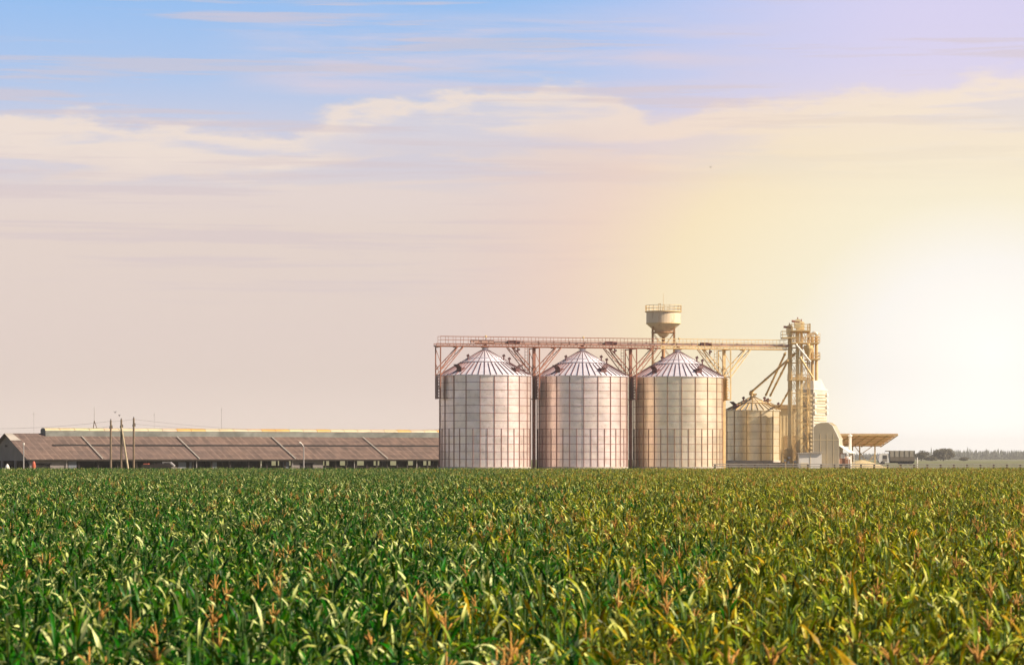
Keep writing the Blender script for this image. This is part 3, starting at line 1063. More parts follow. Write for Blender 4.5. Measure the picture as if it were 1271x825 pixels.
# front wall sheet joints
j = MB()
for px in (1018, 1026, 1034):
    x, _z = q(px, 530)
    j.box(x, x + .05, -.03, -.002, 0, q(px, 538)[1])
j.box(0, prof[-1][0], -.03, -.002, q(1010, 546)[1], q(1010, 546)[1] + .08)
j.build('sheet_joint', 'ochre_sheet', hg)
aw = MB().add([(xw, .2, zw), (xw + DX, DYY, zw), (xw + 1.9 + DX, DYY, zw - 1.1), (xw + 1.6, .2, zw - 1.1),
               (xw, .2, zw + .08), (xw + DX, DYY, zw + .08), (xw + 1.9 + DX, DYY, zw - 1.02), (xw + 1.6, .2, zw - 1.02)],
              [(0, 1, 2, 3), (7, 6, 5, 4), (0, 4, 5, 1), (1, 5, 6, 2), (2, 6, 7, 3), (3, 7, 4, 0)])
aw.build('awning', 'white_paint', hg)
b = MB()
for (x, y) in ((xw + 1.5, .3), (xw + 1.7 + DX, DYY - .2)):
    b.bar((x, y, 0), (x, y, zw - 1.1), .1)
b.build('awning_post', 'white_paint', hg)
ch = thing('stove_pipe', 'pale upright chimney pipe with cap beside the hangar awning', 'chimney', (wx(1055.2, 8.2), F / 8.2, GZ))
zch = wz_(539, 8.2) - GZ
MB().tube((0, 0, 0), (0, 0, zch - .2), .21, n=12).build('pipe', 'white_paint', ch)
MB().lathe([(.0, zch + .1), (.33, zch - .08), (.33, zch - .3), (.2, zch - .3)], 14).build('cap', 'white_paint', ch)

# red machine under the awning
rm = thing('farm_machine', 'small red and white machine parked under the hangar awning', 'machine', (wx(1048, 8.3), F / 8.3 + 1, GZ))
MB().box(-.9, .9, -.5, .5, .5, 1.5).box(-.6, .3, -.4, .4, 1.5, 2.4).build('body', 'machine_rust', rm)
MB().box(-.5, .2, -.47, -.40, 1.6, 2.25).lathe([(.0, 1.95), (.35, 1.8), (.4, 1.5), (0, 1.5)], 12, (.6, 0, 0)).build('hood', 'white_paint', rm)
wh = MB().tube((0, -.1, 0), (0, .1, 0), .4, n=14).build('wheel', 'black_paint', rm, loc=(-.6, -.6, .4))
part_copy(wh, rm, loc=(.6, -.6, .4))
part_copy(wh, rm, loc=(-.6, .6, .4))
part_copy(wh, rm, loc=(.6, .6, .4))

# small white shed
s = 8.35
sh = thing('small_shed', 'small white flat-roofed hut in front of the grain dryer', 'hut', (wx(992, s), F / s, GZ))
X1 = 28 / s
h0 = wz_(562.5, s) - GZ
MB().box(0, X1, 0, 2.2, 0, h0).build('wall', 'white_paint', sh)
MB().add([(-.2, -.25, h0 - .05), (X1 + .2, -.25, h0 + .1), (X1 + .2, 2.4, h0 + .1), (-.2, 2.4, h0 - .05),
          (-.2, -.25, h0 + .08), (X1 + .2, -.25, h0 + .24), (X1 + .2, 2.4, h0 + .24), (-.2, 2.4, h0 + .08)],
         [(3, 2, 1, 0), (4, 5, 6, 7), (0, 1, 5, 4), (1, 2, 6, 5), (2, 3, 7, 6), (3, 0, 4, 7)]).build('roof', 'concrete', sh)
MB().box(1.6, 1.68, -.04, -.003, 0, h0 - .15).box(.2, 1.3, -.04, -.003, .2, .9).build('door', 'ochre_sheet', sh)

# ------------------------------------------------------------------ canopy
s = 6.5
cn = thing('canopy_shelter', 'open lean-to canopy on posts tilting up towards the field, right of the hangar', 'canopy',
           (wx(1080, s), F / s, GZ))
zn, zf = wz_(538.5, 6.5) - GZ, wz_(553.0, 6.4) - GZ
NL, NR = Vector((wx(1034, 6.5) - wx(1080, 6.5), 0, zn)), Vector((wx(1114.5, 6.5) - wx(1080, 6.5), 0, zn))
dep = Vector((wx(1093, 6.38) - wx(1114.5, 6.5), F / 6.38 - F / 6.5, zf - zn))
up = Vector((0, 0, .10))
c4 = [NL, NR, NR + dep, NL + dep]
mat('canopy_sheet', (0.82, 0.62, 0.42), 0.6, 0.0, 0.1, 0.6, trans=0.45)  # pale and translucent to put the flare's glow into the shaded underside
MB().add(c4 + [p + up for p in c4], [(3, 2, 1, 0), (4, 5, 6, 7), (0, 1, 5, 4), (1, 2, 6, 5), (2, 3, 7, 6), (3, 0, 4, 7)]).build(
    'roof', 'canopy_sheet', cn)
b = MB()
for f_ in (0.02, .2, .4, .6, .8, .98):
    a = NL + dep * f_ - up * 1.0
    b.bar(a, a + (NR - NL), .13)
for f_ in (0.0, .14, .28, .42, .56, .7, .85, 1.0):
    a = NL + (NR - NL) * f_ - up * 2.0
    b.bar(a, a + dep, .16)
b.bar(NL - up * 1.5, NR - up * 1.5, .22)
b.build('rafters', 'steel_ochre', cn)
for px, f_ in ((1068, .95), (1087, .95), (1059, .95)):
    x = wx(px, 6.4) - wx(1080, 6.5)
    y = dep.y * f_
    MB().bar((x, y, 0), (x, y, zf + .1), .24).build('post', 'steel_ochre', cn)
b = MB()
x1, x2, x0 = wx(1068, 6.4) - wx(1080, 6.5), wx(1087, 6.4) - wx(1080, 6.5), wx(1059, 6.4) - wx(1080, 6.5)
y = dep.y * .95
b.bar((x1 - 1.0, y, zf), (x2 - 1.0, y, 0), .13).bar((x2 - .4, y, zf), (x1, y, zf * .55), .13).bar((x2, y, zf * .6), (x1 + .9, y, 0.0), .13)
b.build('brace', 'steel_ochre', cn)
# grain heap
gh = MB()
rnd = random.Random(4)
nn_ = 28
vs_ = [(0, 0, 1.35)]
for ring, (rr, z) in enumerate(((.25, 1.12), (.5, .78), (.75, .36), (1.0, -.02))):
    for i in range(nn_):
        a = 2 * pi * i / nn_
        j_ = rnd.uniform(.93, 1.07)
        vs_.append((cos(a) * rr * 4.6 * j_, sin(a) * rr * 2.4 * j_, z * rnd.uniform(.94, 1.06)))
fs_ = [(0, 1 + i, 1 + (i + 1) % nn_) for i in range(nn_)]
for r_ in range(3):
    for i in range(nn_):
        a, b_ = 1 + r_ * nn_ + i, 1 + r_ * nn_ + (i + 1) % nn_
        fs_.append((a, a + nn_, b_ + nn_, b_))
gh.add(vs_, fs_)
tag(gh.build('grain_heap', 'grain', None, smooth=True, loc=(wx(1070, 7.4), F / 7.4, GZ)),
    'low golden heap of grain on the ground beside the canopy', 'grain heap')

# ------------------------------------------------------------------ low rail fence along the yard
s = 8.45
FY = F / s
fn = thing('rail_fence', 'low pale rail fence running along the far edge of the field', 'fence', (wx(885, s), FY, GZ - .02))
x_end = wx(1420, s) - wx(885, s)
MB().box(0, x_end, -.04, .04, .70, .82).box(0, x_end, -.04, .04, .84 - .24 - .22, .84 - .24 - .10).build('rail', 'rail_concrete', fn)
pm = MB().box(-.13, .13, .045, .24, 0, .80).build('post', 'pole_wood', fn, loc=(.3, 0, 0))
x = .3 + 1.95
while x < x_end:
    part_copy(pm, fn, loc=(x, 0, 0))
    x += 1.95
tag(MB().tube((0, 0, 0), (0, 0, 1.75), .08, n=8).tube((0, 0, 1.0), (0, 0, 1.3), .085, n=8).build('marker_post', 'white_paint', None, loc=(wx(1138.5, 8.3), F / 8.3, GZ)),
    'thin white marker post standing behind the rail fence near the lorry', 'post')

# ------------------------------------------------------------------ lorry
s = 5.2
lt = thing('tipper_lorry', 'white-cabbed lorry with long grey body facing left on the road', 'lorry',
           (wx(1089.5, s), F / s - 1.2, 1.904))
u = 1 / s
# cab (x from 0 to 15.5px), body from 11 to 45px
cw = 15 * u
hc = 2.75
k = MB().prism([(0.15, .55), (0.0, 1.3), (.25, hc - .2), (.6, hc), (cw - .25, hc), (cw - .25, .55)], 0, 2.3)
k.build('cab', 'white_paint', lt)
MB().prism([(-.02, 1.45), (.20, 2.35), (.26, 2.35), (.1, 1.45)], .15, 2.15).build('windscreen', 'glass_dark', lt)
dO = MB().box(1.0, 2.1, -.02, -.003, .8, 2.4).build('door', 'truck_grey', lt)
MB().box(1.05, 2.0, -.035, -.022, 1.5, 2.3).build('window', 'glass_dark', dO)
MB().box(.05, .25, .1, 2.2, .55, 1.1).box(.0, .10, .25, .6, .75, .95).build('bumper', 'truck_grey', lt)
bx0, bx1 = cw - .1, 45 * u
MB().box(bx0, bx1, -.05, 2.4, 2.0, 3.45).build('upper_body', 'truck_grey', lt)
MB().box(bx0, bx1, -.08, 2.43, .95, 1.998).build('lower_body', 'truck_low', lt)
MB().box(cw - 1.0, bx0, .0, 2.35, 3.2, 3.45).build('body_spoiler', 'truck_grey', lt)
rb = MB()
for i in range(6):
    x = bx0 + (bx1 - bx0) * i / 5
    rb.box(x - .05, x + .05, -.12, -.05, 2.0, 3.45)
rb.build('side_rib', 'truck_low', lt)
MB().box(.6, bx1, .5, 1.8, .5, .94).build('chassis', 'black_paint', lt)
w0 = None
for x in (1.0, 5.4, 6.6, 7.8):
    for y in (.0, 2.0):
        if w0 is None:
            w0 = MB().tube((0, 0, 0), (0, .32, 0), .5, n=18).build('wheel', 'black_paint', lt, loc=(x, y, .5))
        else:
            part_copy(w0, lt, loc=(x, y, .5))

# ------------------------------------------------------------------ long barn
BL = Vector((wx(37, 8.5), F / 8.5, .6))
bd = Vector((cos(radians(28)), sin(radians(28)), 0))
bang = atan2(bd.y, bd.x)
barn = thing('long_barn', 'long low cattle barn with brown sheet roof and pale ridge vent, left of the silos', 'barn',
             tuple(BL), bang)
# local x along the front wall, local +y into the barn (depth), near corner at origin
LEN, HW, EH = 76.0, 10.0, 2.95
RISE = 3.68


def rz(y):
    return EH + RISE * (1 - abs(y - HW) / HW)


# roof slopes as separate sheet meshes in their own slope coordinates
for side, nm in ((0, 'near'), (1, 'far')):
    k = MB()
    y_e, y_m = (-.55, HW) if side == 0 else (2 * HW + .55, HW)
    zE = EH - .55 * RISE / HW
    x0, x1 = -.6, LEN + .6
    nxs = 40
    vs_ = []
    rnd = random.Random(7 + side)
    for i in range(nxs + 1):
        x = x0 + (x1 - x0) * i / nxs
        for jx in range(5):
            f_ = jx / 4
            dzr = rnd.gauss(0, .02) if 0 < jx < 4 else rnd.gauss(0, .012)
            vs_.append((x, y_e + (y_m - y_e) * f_, zE + (EH + RISE - zE) * f_ + dzr))
    fs_ = []
    for i in range(nxs):
        for jx in range(4):
            a = i * 5 + jx
            fs_.append((a, a + 5, a + 6, a + 1) if side == 0 else (a, a + 1, a + 6, a + 5))
    k.add(vs_, fs_)
    o = k.build('roof', 'barn_roof', barn)
    if side == 0:
        roof_near = o
        md = o.modifiers.new('thickness', 'SOLIDIFY')
        md.thickness = .09
        # near-black strip laid on the sheets as the shade in a long gap
        f0 = .50
        yy = y_e + (y_m - y_e) * f0
        z0_ = zE + (EH + RISE - zE) * f0
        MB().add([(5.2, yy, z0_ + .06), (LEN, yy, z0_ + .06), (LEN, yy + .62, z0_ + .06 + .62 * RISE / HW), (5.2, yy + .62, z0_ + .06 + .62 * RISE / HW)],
                 [(0, 1, 2, 3)]).build('lower_roof_shade_strip', 'barn_dark', o)
        for px in (125, 245, 364, 478.5):
            sx = 0
            # parameter along the wall for an eave point seen at column px
            best = min((abs(635.5 + F * (BL.x + bd.x * tt / 10 + .0) / (BL.y + bd.y * tt / 10) - px), tt / 10) for tt in range(0, 800))
            xx = best[1]
            MB().add([(xx, y_e - .04, zE + .10), (xx + .15, y_e - .04, zE + .10), (xx + .15, y_m - 1.5, EH + RISE - 1.5 * RISE / HW + .10), (xx, y_m - 1.5, EH + RISE - 1.5 * RISE / HW + .10),
                      (xx, y_e - .04, zE + .20), (xx + .15, y_e - .04, zE + .20), (xx + .15, y_m - 1.5, EH + RISE - 1.5 * RISE / HW + .20), (xx, y_m - 1.5, EH + RISE - 1.5 * RISE / HW + .20)],
                     [(3, 2, 1, 0), (4, 5, 6, 7), (0, 1, 5, 4), (1, 2, 6, 5), (2, 3, 7, 6), (3, 0, 4, 7)]).build('flashing_strip', 'rail_concrete', o)
    else:
        md = o.modifiers.new('thickness', 'SOLIDIFY')
        md.thickness = .09
# pale repaired sheets at the gable end of the ridge
MB().add([(-.62, HW - 3.0, rz(HW - 3.0) + .05), (1.0, HW - 3.0, rz(HW - 3.0) + .05), (.6, HW - .2, rz(HW - .2) + .05), (-.62, HW - .2, rz(HW - .2) + .05)],
         [(0, 1, 2, 3)]).build('patched_sheet', 'concrete', roof_near)
# ridge vent: arched pale cover on low greenish sides
vx0 = 5.4
k = MB()
arc = [(HW + 1.15 * cos(a), EH + RISE + .42 + .42 * sin(a)) for a in [pi * q_ / 8 for q_ in range(9)]]
npan = 30
vn = (LEN - .3 - vx0) / npan
rnd = random.Random(3)
for i in range(npan):
    xa, xb = vx0 + i * vn, vx0 + (i + 1) * vn - .07
    yel = i in (9, 10, 15, 16, 19, 25, 28, 29)
    t_ = (1.0, .72, .30) if yel else (rnd.uniform(.85, 1.0), rnd.uniform(.85, .98), rnd.uniform(.8, .95))
    k.add([(xa, y, z) for y, z in arc] + [(xb, y, z) for y, z in arc], [(q_, q_ + 9, q_ + 10, q_ + 1) for q_ in range(8)], t_)
vent = k.build('ridge_vent', 'vent_sheet', barn)
MB().add([(vx0 + .02, y, z) for y, z in arc] + [(vx0 + .02, HW - 1.15, EH + RISE - .5), (vx0 + .02, HW + 1.15, EH + RISE - .5)],
         [tuple(range(9)) + (9, 10)]).build('end_panel', 'vent_side', vent)
MB().box(vx0 + .03, LEN - .3, HW - 1.12, HW - 1.06, EH + RISE - .45, EH + RISE + .42).box(vx0 + .03, LEN - .3, HW + 1.06, HW + 1.12, EH + RISE - .45, EH + RISE + .42).build('vent_side', 'vent_side', vent)
# gable end wall with a wide opening
k = MB()
gz = 2.55
k.add([(0, .02, gz), (0, 2 * HW, gz), (0, 2 * HW, EH - .12), (0, HW, EH + RISE - .12), (0, .02, EH - .12),
       (.2, .02, gz), (.2, 2 * HW, gz), (.2, 2 * HW, EH - .12), (.2, HW, EH + RISE - .12), (.2, .02, EH - .12)],
      [(0, 1, 2, 3, 4), (9, 8, 7, 6, 5), (0, 5, 6, 1), (1, 6, 7, 2), (2, 7, 8, 3), (3, 8, 9, 4), (4, 9, 5, 0)])
for y0_, y1_ in ((.02, .45), (6.5, 7.2), (12.8, 13.5), (19.5, 20)):
    k.box(0, .2, y0_, y1_, 0, gz - .002)
k.build('gable_wall', 'plaster', barn)
MB().box(-.05, -.003, 10.3, 11.4, 4.6, 4.9).build('gable_vent', 'barn_dark', barn)


def along(px):
    return min((abs(635.5 + F * (BL.x + bd.x * tt / 20) / (BL.y + bd.y * tt / 20) - px), tt / 20) for tt in range(-40, 1700))[1]


# front wall: solid bays, posts, lintel
k = MB()
Z1 = EH - .18
k.box(.2, LEN, .02, .22, Z1 - .28, Z1)                        # lintel


def solid_bay(p0, p1, hole=None):
    a, b_ = along(p0), along(p1)
    if hole:
        h0_, h1_ = along(hole[0]), along(hole[1])
        k.box(a, h0_, .02, .22, 0, Z1 - .282)
        k.box(h1_, b_, .02, .22, 0, Z1 - .282)
        k.box(h0_, h1_, .02, .22, Z1 - .62, Z1 - .282)
        k.box(h0_, h1_, .02, .22, 0, 1.2)
        fm = MB().box(h0_ - .25, h1_ + .25, -.06, .015, Z1 - .72, Z1 - .58)
        fm.box(h0_ - .06, h0_ + .06, -.05, .1, 1.2, Z1 - .6).box(h1_ - .06, h1_ + .06, -.05, .1, 1.2, Z1 - .6)
        fm.box((h0_ + h1_) / 2 - .04, (h0_ + h1_) / 2 + .04, .03, .08, 1.2, Z1 - .6)
        fm.box(h0_ + .06, h1_ - .06, .10, .13, 1.2, Z1 - .6)
        fm.build('window', 'barn_dark', barn)
    else:
        k.box(a, b_, .02, .22, 0, Z1 - .282)


solid_bay(38.5, 84, (46, 62))
solid_bay(361.5, 401, (373, 388))
xi = along(98)
end = along(360)
posts = []
while xi < end:
    posts.append(xi)
    xi += 3.0
xi = along(404)
while xi < LEN:
    posts.append(xi)
    xi += 1.75
k.build('front_wall', 'plaster', barn)
pst = None
for xx in posts:
    if pst is None:
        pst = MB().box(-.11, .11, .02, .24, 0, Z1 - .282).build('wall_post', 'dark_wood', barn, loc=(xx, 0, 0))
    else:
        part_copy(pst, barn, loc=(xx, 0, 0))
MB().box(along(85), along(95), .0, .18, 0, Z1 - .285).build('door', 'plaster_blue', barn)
# lighter short screens in some bays
k = MB()
for p0, p1 in ((222, 232), (236, 241), (262, 270), (352, 360)):
    k.box(along(p0), along(p1), .26, .30, 0, Z1 - .4)
k.build('bay_screen', 'plaster_blue', barn)
# fence rail in the open bays
k = MB()
k.box(along(404), LEN, .28, .33, 1.52, 1.66).box(along(96), along(360), .28, .33, 1.35, 1.45)
for p0 in (432, 452, 474, 492):
    a = along(p0)
    k.bar((a, .6, 1.5), (a + 1.6, .6, 2.5), .10)
k.build('stall_rail', 'dark_wood', barn)
# back wall with window band
k = MB()
k.box(.2, LEN, 2 * HW - .2, 2 * HW, 0, 1.75)
k.box(.2, LEN, 2 * HW - .2, 2 * HW, 2.55, EH - .12)
xx = .2
while xx < LEN:
    k.box(xx, xx + 1.6, 2 * HW - .2, 2 * HW, 1.752, 2.548)
    xx += 3.0
k.box(.25, along(400) - 2, 2 * HW - .25, 2 * HW - .21, 1.6, 2.549)
k.box(LEN - .2, LEN, .3, 2 * HW - .3, 0, EH + 1.5)
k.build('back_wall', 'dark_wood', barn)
MB().box(.25, LEN - .25, .3, 2 * HW - .3, -.1, .03).build('added_dark_floor', 'barn_dark', barn)  # near-black, added to keep the barn interior dark
k = MB()
for r_ in (6.5, 13.5):
    xx = 3
    while xx < LEN:
        k.box(xx - .12, xx + .12, r_ - .12, r_ + .12, 0, rz(r_) - .25)
        xx += 6
k.build('inner_post', 'dark_wood', barn)
dpipe = None
for px in (82, 243.5, 323, 362.5, 439.5, 516.5):
    xx = along(px)
    if dpipe is None:
        dpipe = MB().tube((0, -.15, 0), (0, -.15, Z1 - .3), .075).tube((0, -.15, Z1 - .3), (0, -.5, Z1 - .1), .075).build('downpipe', 'lamp_metal', barn, loc=(xx, 0, 0))
    else:
        part_copy(dpipe, barn, loc=(xx, 0, 0))
MB().box(-.5, LEN, -.70, -.58, EH - .32, EH - .20).build('gutter', 'dark_wood', barn)

# second barn farther behind? none seen; machinery in front of the barn
s = 8.75
fm = thing('farm_tractor', 'dark loader parked in front of the open bays of the barn', 'tractor', (wx(176, s), F / s, .58))
MB().prism([(0, .9), (0, 2.05), (1.7, 2.1), (2.1, 2.25), (4.1, 2.1), (4.1, .9)], 0, 1.8).build('body', 'dark_wood', fm)
MB().prism([(2.9, 1.9), (3.0, 2.3), (3.9, 2.28), (4.5, 1.75), (4.6, 1.9), (4.05, 2.40), (2.9, 2.42)], .1, 1.7).build('boom_arm', 'lamp_metal', fm)
MB().prism([(0.2, 2.06), (.2, 2.2), (.9, 2.2), (.9, 2.06)], .2, 1.6).build('tool_box', 'red_paint', fm)
MB().prism([(4.1, .8), (4.2, 1.7), (5.4, 1.55), (5.9, 1.35), (5.2, .8)], 0, 1.8).build('bucket', 'concrete', fm)
w0 = MB().tube((0, -.25, 0), (0, .1, 0), .62, n=18).build('wheel', 'black_paint', fm, loc=(.9, 0, .62))
for l_ in ((3.4, 0, .62), (.9, 1.95, .62), (3.4, 1.95, .62)):
    part_copy(w0, fm, loc=l_)

# orange barrel-like marker by the barn window, white sack by the gable
tag(MB().lathe([(0, 0), (.30, 0), (.30, 1.9), (.26, 2.2), (.15, 2.5), (0, 2.55)], 14).build('orange_bin', 'red_paint', None, loc=(wx(41.8, 8.62), F / 8.62, .56)),
    'orange bin standing against the barn wall left of its dark window', 'bin')
tag(MB().lathe([(0, 0), (.38, 0), (.40, 1.2), (.30, 1.75), (.08, 2.12), (0, 2.15)], 12).build('white_sack', 'white_paint', None, loc=(wx(9, 8.62), F / 8.62, .56)),
    'white sack standing by the open gable end of the barn', 'sack')

# ------------------------------------------------------------------ street lamps by the barn
def lamp(px, ptop, s_, label, arm):
    t = thing('street_lamp', label, 'street lamp', (wx(px, s_), F / s_, .58), 0, 'lamp posts in front of the barn')
    H_ = wz_(ptop, s_) - .58
    MB().tube((0, 0, 0), (0, 0, H_), .11, .07).build('pole', 'lamp_metal', t)
    if arm:
        MB().tube((0, 0, H_), (-.35, 0, H_ + .45), .05).build('arm', 'lamp_metal', t)
        MB().tube((-.3, 0, H_ + .42), (-.62, 0, H_ + .60), .10, .13).build('lamp_head', 'white_paint', t)
    else:
        MB().tube((0, 0, H_), (0, 0, H_ + .30), .13, .15).build('lamp_head', 'white_paint', t)


lamp(29.3, 552, 8.78, 'straight lamp post in front of the barn gable', False)
lamp(377, 554, 8.78, 'lamp post with bent arm in front of the pale barn wall', True)

# ------------------------------------------------------------------ utility poles and wires
s = 8.75


def pole(px, ptop, label, strut=False):
    t = thing('utility_pole', label, 'utility pole', (wx(px, s), F / s, .0), 0, 'wooden utility poles in front of the barn')
    H_ = wz_(ptop, s)
    MB().tube((0, 0, 0), (0, 0, H_), .17, .13, n=10).build('post', 'pole_wood', t)
    ins = MB()
    for z, x in ((H_ - .08, 0), (H_ - .95, .18), (H_ - 1.15, -.12)):
        ins.tube((x, 0, z), (x, 0, z + .28), .10, .06)
    ins.box(-.2, .25, -.06, .06, H_ - 1.15, H_ - .95)
    ins.build('insulator', 'wire', t)
    if strut:
        MB().tube((1.25, -.1, .2), (.05, -.1, H_ - 1.1), .15, .12, n=10).build('strut', 'pole_light', t)


s = 8.79
for o_ in (0,):
    pole(137.5, 521.5, 'leftmost of the three wooden utility poles, a plain post')
    pole(150.6, 520.5, 'middle wooden utility pole propped by a slanting strut', True)
    pole(166, 518.8, 'rightmost and tallest of the three wooden utility poles')


def wire(p, q_, sag, label):
    A = Vector((wx(p[0], p[2]), F / p[2], wz_(p[1], p[2])))
    B = Vector((wx(q_[0], q_[2]), F / q_[2], wz_(q_[1], q_[2])))
    pts = []
    for i in range(17):
        f_ = i / 16
        v = (B - A) * f_
        v.z -= sag * 4 * f_ * (1 - f_)
        pts.append(v)
    tag(MB().path(pts, .016, 4).build('power_line', 'wire', None, loc=tuple(A)), label, 'wire', 'overhead wires at the barn')


wire((-60, 530.5, 8.3), (137.5, 522.5, 8.79), .5, 'upper wire running from the left edge to the poles')
wire((-60, 537, 8.3), (137.5, 528.8, 8.79), .6, 'lower wire running from the left edge to the poles')
wire((137.5, 523, 8.79), (150.6, 522, 8.79), .03, 'short upper wire between the left and middle poles')
wire((150.6, 522, 8.79), (166, 520, 8.79), .03, 'short upper wire between the middle and right poles')
wire((166, 520.2, 8.79), (560, 531.0, 7.6), 1.2, 'long upper wire from the right pole over the barn roof')
wire((166, 526.0, 8.79), (560, 534.0, 7.6), .9, 'long lower wire from the right pole over the barn roof')


def mast(px, ptop, label, s_=7.6, r_=.028):
    tag(MB().tube((0, 0, 0), (0, 0, wz_(ptop, s_) - 1.0), r_, r_ * .6, n=6).tube((-.12, 0, wz_(ptop, s_) - 1.4), (.12, 0, wz_(ptop, s_) - 1.4), .03).build(
        'lightning_mast', 'lamp_metal', None, loc=(wx(px, s_), F / s_, 1.0)), label, 'mast', 'thin masts behind the barn')


mast(42, 511, 'faint thin mast above the gable end of the barn roof')
mast(191.5, 511.5, 'faint thin mast behind the barn, right of the utility poles')
mast(275, 506, 'thin mast behind the middle of the barn roof', r_=.04)
s_ = 7.7
am = thing('antenna_mast', 'thin mast with A-shaped stays rising behind the barn roof', 'mast', (wx(117, s_), F / s_, 1.0))
zt_ = lambda py: wz_(py, 7.7) - 1.0
MB().tube((0, 0, zt_(524)), (0, 0, zt_(505)), .05, .03).build('rod', 'lamp_metal', am)
MB().bar((0, 0, zt_(522)), (-1.0, 0, 0), .12).bar((0, 0, zt_(522)), (3.0, 0, 0), .10).build('stay', 'pole_wood', am)

# ------------------------------------------------------------------ birds
def bird(px, py, s_, label, span=.8):
    me = MB()
    h_ = span / 2
    me.add([(-.16, 0, 0), (0, -.03, .05), (.2, 0, 0), (0, .04, -.05)], [(0, 1, 2), (0, 2, 3), (0, 3, 1), (1, 3, 2)])
    me.add([(-.06, 0, .02), (.08, 0, .02), (.02, -h_ * .5, .22), (-.10, -h_ * .5, .2), (-.04, -h_, .1),
            (.02, h_ * .5, .22), (-.10, h_ * .5, .2), (-.04, h_, .1)],
           [(0, 1, 2, 3), (3, 2, 4), (0, 6, 5, 1), (6, 7, 5)])
    o = me.build('bird', 'bird_black', None, loc=(wx(px, s_), F / s_, wz_(py, s_)), rotz=1.1)
    tag(o, label, 'bird', 'birds in the sky')


bird(142.8, 512, 8.6, 'dark bird flying just above the utility poles')
bird(148.2, 516, 8.6, 'smaller dark bird just below the other one over the poles', .5)
bird(882, 208, 7.5, 'lone tiny bird high in the sky above the silos', .7)

# ------------------------------------------------------------------ trees far right
def leaf_cloud(mb, rnd, c, rx, ry, rz_, n, sz, tb):
    for _ in range(n):
        while True:
            p = Vector((rnd.uniform(-1, 1), rnd.uniform(-1, 1), rnd.uniform(-1, 1)))
            if p.length < 1:
                break
        p = p * (0.55 + .45 * p.length) if p.length > 0 else p
        q_ = Vector((c[0] + p.x * rx, c[1] + p.y * ry, c[2] + p.z * rz_))
        a = Vector((rnd.gauss(0, 1), rnd.gauss(0, 1), rnd.gauss(0, 1))).normalized()
        b_ = a.cross(Vector((rnd.gauss(0, 1), rnd.gauss(0, 1), rnd.gauss(0, 1)))).normalized()
        k_ = tb * rnd.uniform(.7, 1.35)
        s1, s2 = sz * rnd.uniform(.6, 1.2), sz * rnd.uniform(.4, .8)
        mb.add([q_ - a * s1, q_ + b_ * s2, q_ + a * s1, q_ - b_ * s2], [(0, 1, 2, 3)], (k_, k_, k_ * .9))


def tree(px, ptop, width_px, s_, label, seed):
    rnd = random.Random(seed)
    H_ = wz_(ptop, s_) - 1.9
    R_ = width_px / s_ / 2
    t = thing('broadleaf_tree', label, 'tree', (wx(px, s_), F / s_, 1.9), 0, 'trees beyond the lorry')
    tr = MB().tube((0, 0, 0), (0, 0, H_ * .45), R_ * .07, R_ * .045, n=8)
    cr = MB()
    for i in range(9):
        a = 2 * pi * i / 9 + rnd.uniform(-.3, .3)
        rr = R_ * rnd.uniform(.35, .66)
        hz = H_ * rnd.uniform(.30, .78)
        c = (cos(a) * rr, sin(a) * rr, hz)
        tr.tube((0, 0, H_ * rnd.uniform(.2, .42)), c, R_ * .03, R_ * .012, n=5)
        leaf_cloud(cr, rnd, c, R_ * .42, R_ * .42, H_ * .20, 230, R_ * .075, rnd.uniform(.8, 1.2))
    leaf_cloud(cr, rnd, (R_ * .1, 0, H_ * .72), R_ * .55, R_ * .55, H_ * .28, 480, R_ * .075, 1.0)
    leaf_cloud(cr, rnd, (0, 0, H_ * .35), R_ * .8, R_ * .8, H_ * .28, 500, R_ * .08, .85)
    tr.build('trunk', 'bark', t)
    cr.build('crown', 'crown_leaf', t)


tree(1143.5, 558.5, 20, 2.0, 'rounded dark tree just right of the lorry', 1)
tree(1155.5, 565.5, 19, 2.0, 'lowest bushy tree between the rounded and the big tree', 2)
tree(1171, 556.0, 32, 1.9, 'biggest broad tree in the group right of the lorry', 3)
tree(1196, 567.0, 14, 2.0, 'small lone tree in front of the distant forest', 5)

# distant forest, reads as one mass
rnd = random.Random(77)
fo = MB()
s_ = .95
y0_ = F / s_


def conifer(x, y, h, r_, k_):
    z = 1.9 + .05 * h
    n = 6
    lv_ = 4
    for q_ in range(lv_):
        zb_ = z + h * q_ / lv_ * .9
        rb_ = r_ * (1 - q_ / (lv_ + .4))
        zt2 = zb_ + h / lv_ * 1.5
        vs2 = [(x + rb_ * cos(2 * pi * i / n + q_) * rnd.uniform(.8, 1.15), y + rb_ * sin(2 * pi * i / n + q_), zb_ + rnd.uniform(-.2, .2)) for i in range(n)] + [(x, y, min(zt2, z + h))]
        fo.add(vs2, [(i, (i + 1) % n, n) for i in range(n)], (k_, k_, k_))


for i in range(1500):
    x = rnd.uniform(370, 900)
    y = y0_ + rnd.uniform(0, 160)
    h = rnd.gauss(10.5, 1.6) * (1.0 if x > 560 else .68)
    if rnd.random() < .12:
        h *= 1.22
    conifer(x, y, max(4, h), rnd.uniform(2.0, 3.4), rnd.uniform(.7, 1.3))
# low scrub edge that closes the foot of the wood
leafm = fo
for i in range(9000):
    x = rnd.uniform(370, 900)
    z = 1.9 + abs(rnd.gauss(0, 2.6))
    if x < 560:
        z = 1.9 + (z - 1.9) * .7
    y = y0_ + rnd.uniform(-6, 20)
    sz = rnd.uniform(.8, 1.6)
    k_ = rnd.uniform(.7, 1.4)
    fo.add([(x - sz, y, z - sz * .3), (x, y + rnd.uniform(-1, 1), z - sz), (x + sz, y, z), (x, y + rnd.uniform(-1, 1), z + sz)], [(0, 1, 2, 3)], (k_, k_, k_))
tag(fo.build('forest', 'conifer'), 'hazy conifer forest along the horizon at the right', 'forest', kind='stuff')

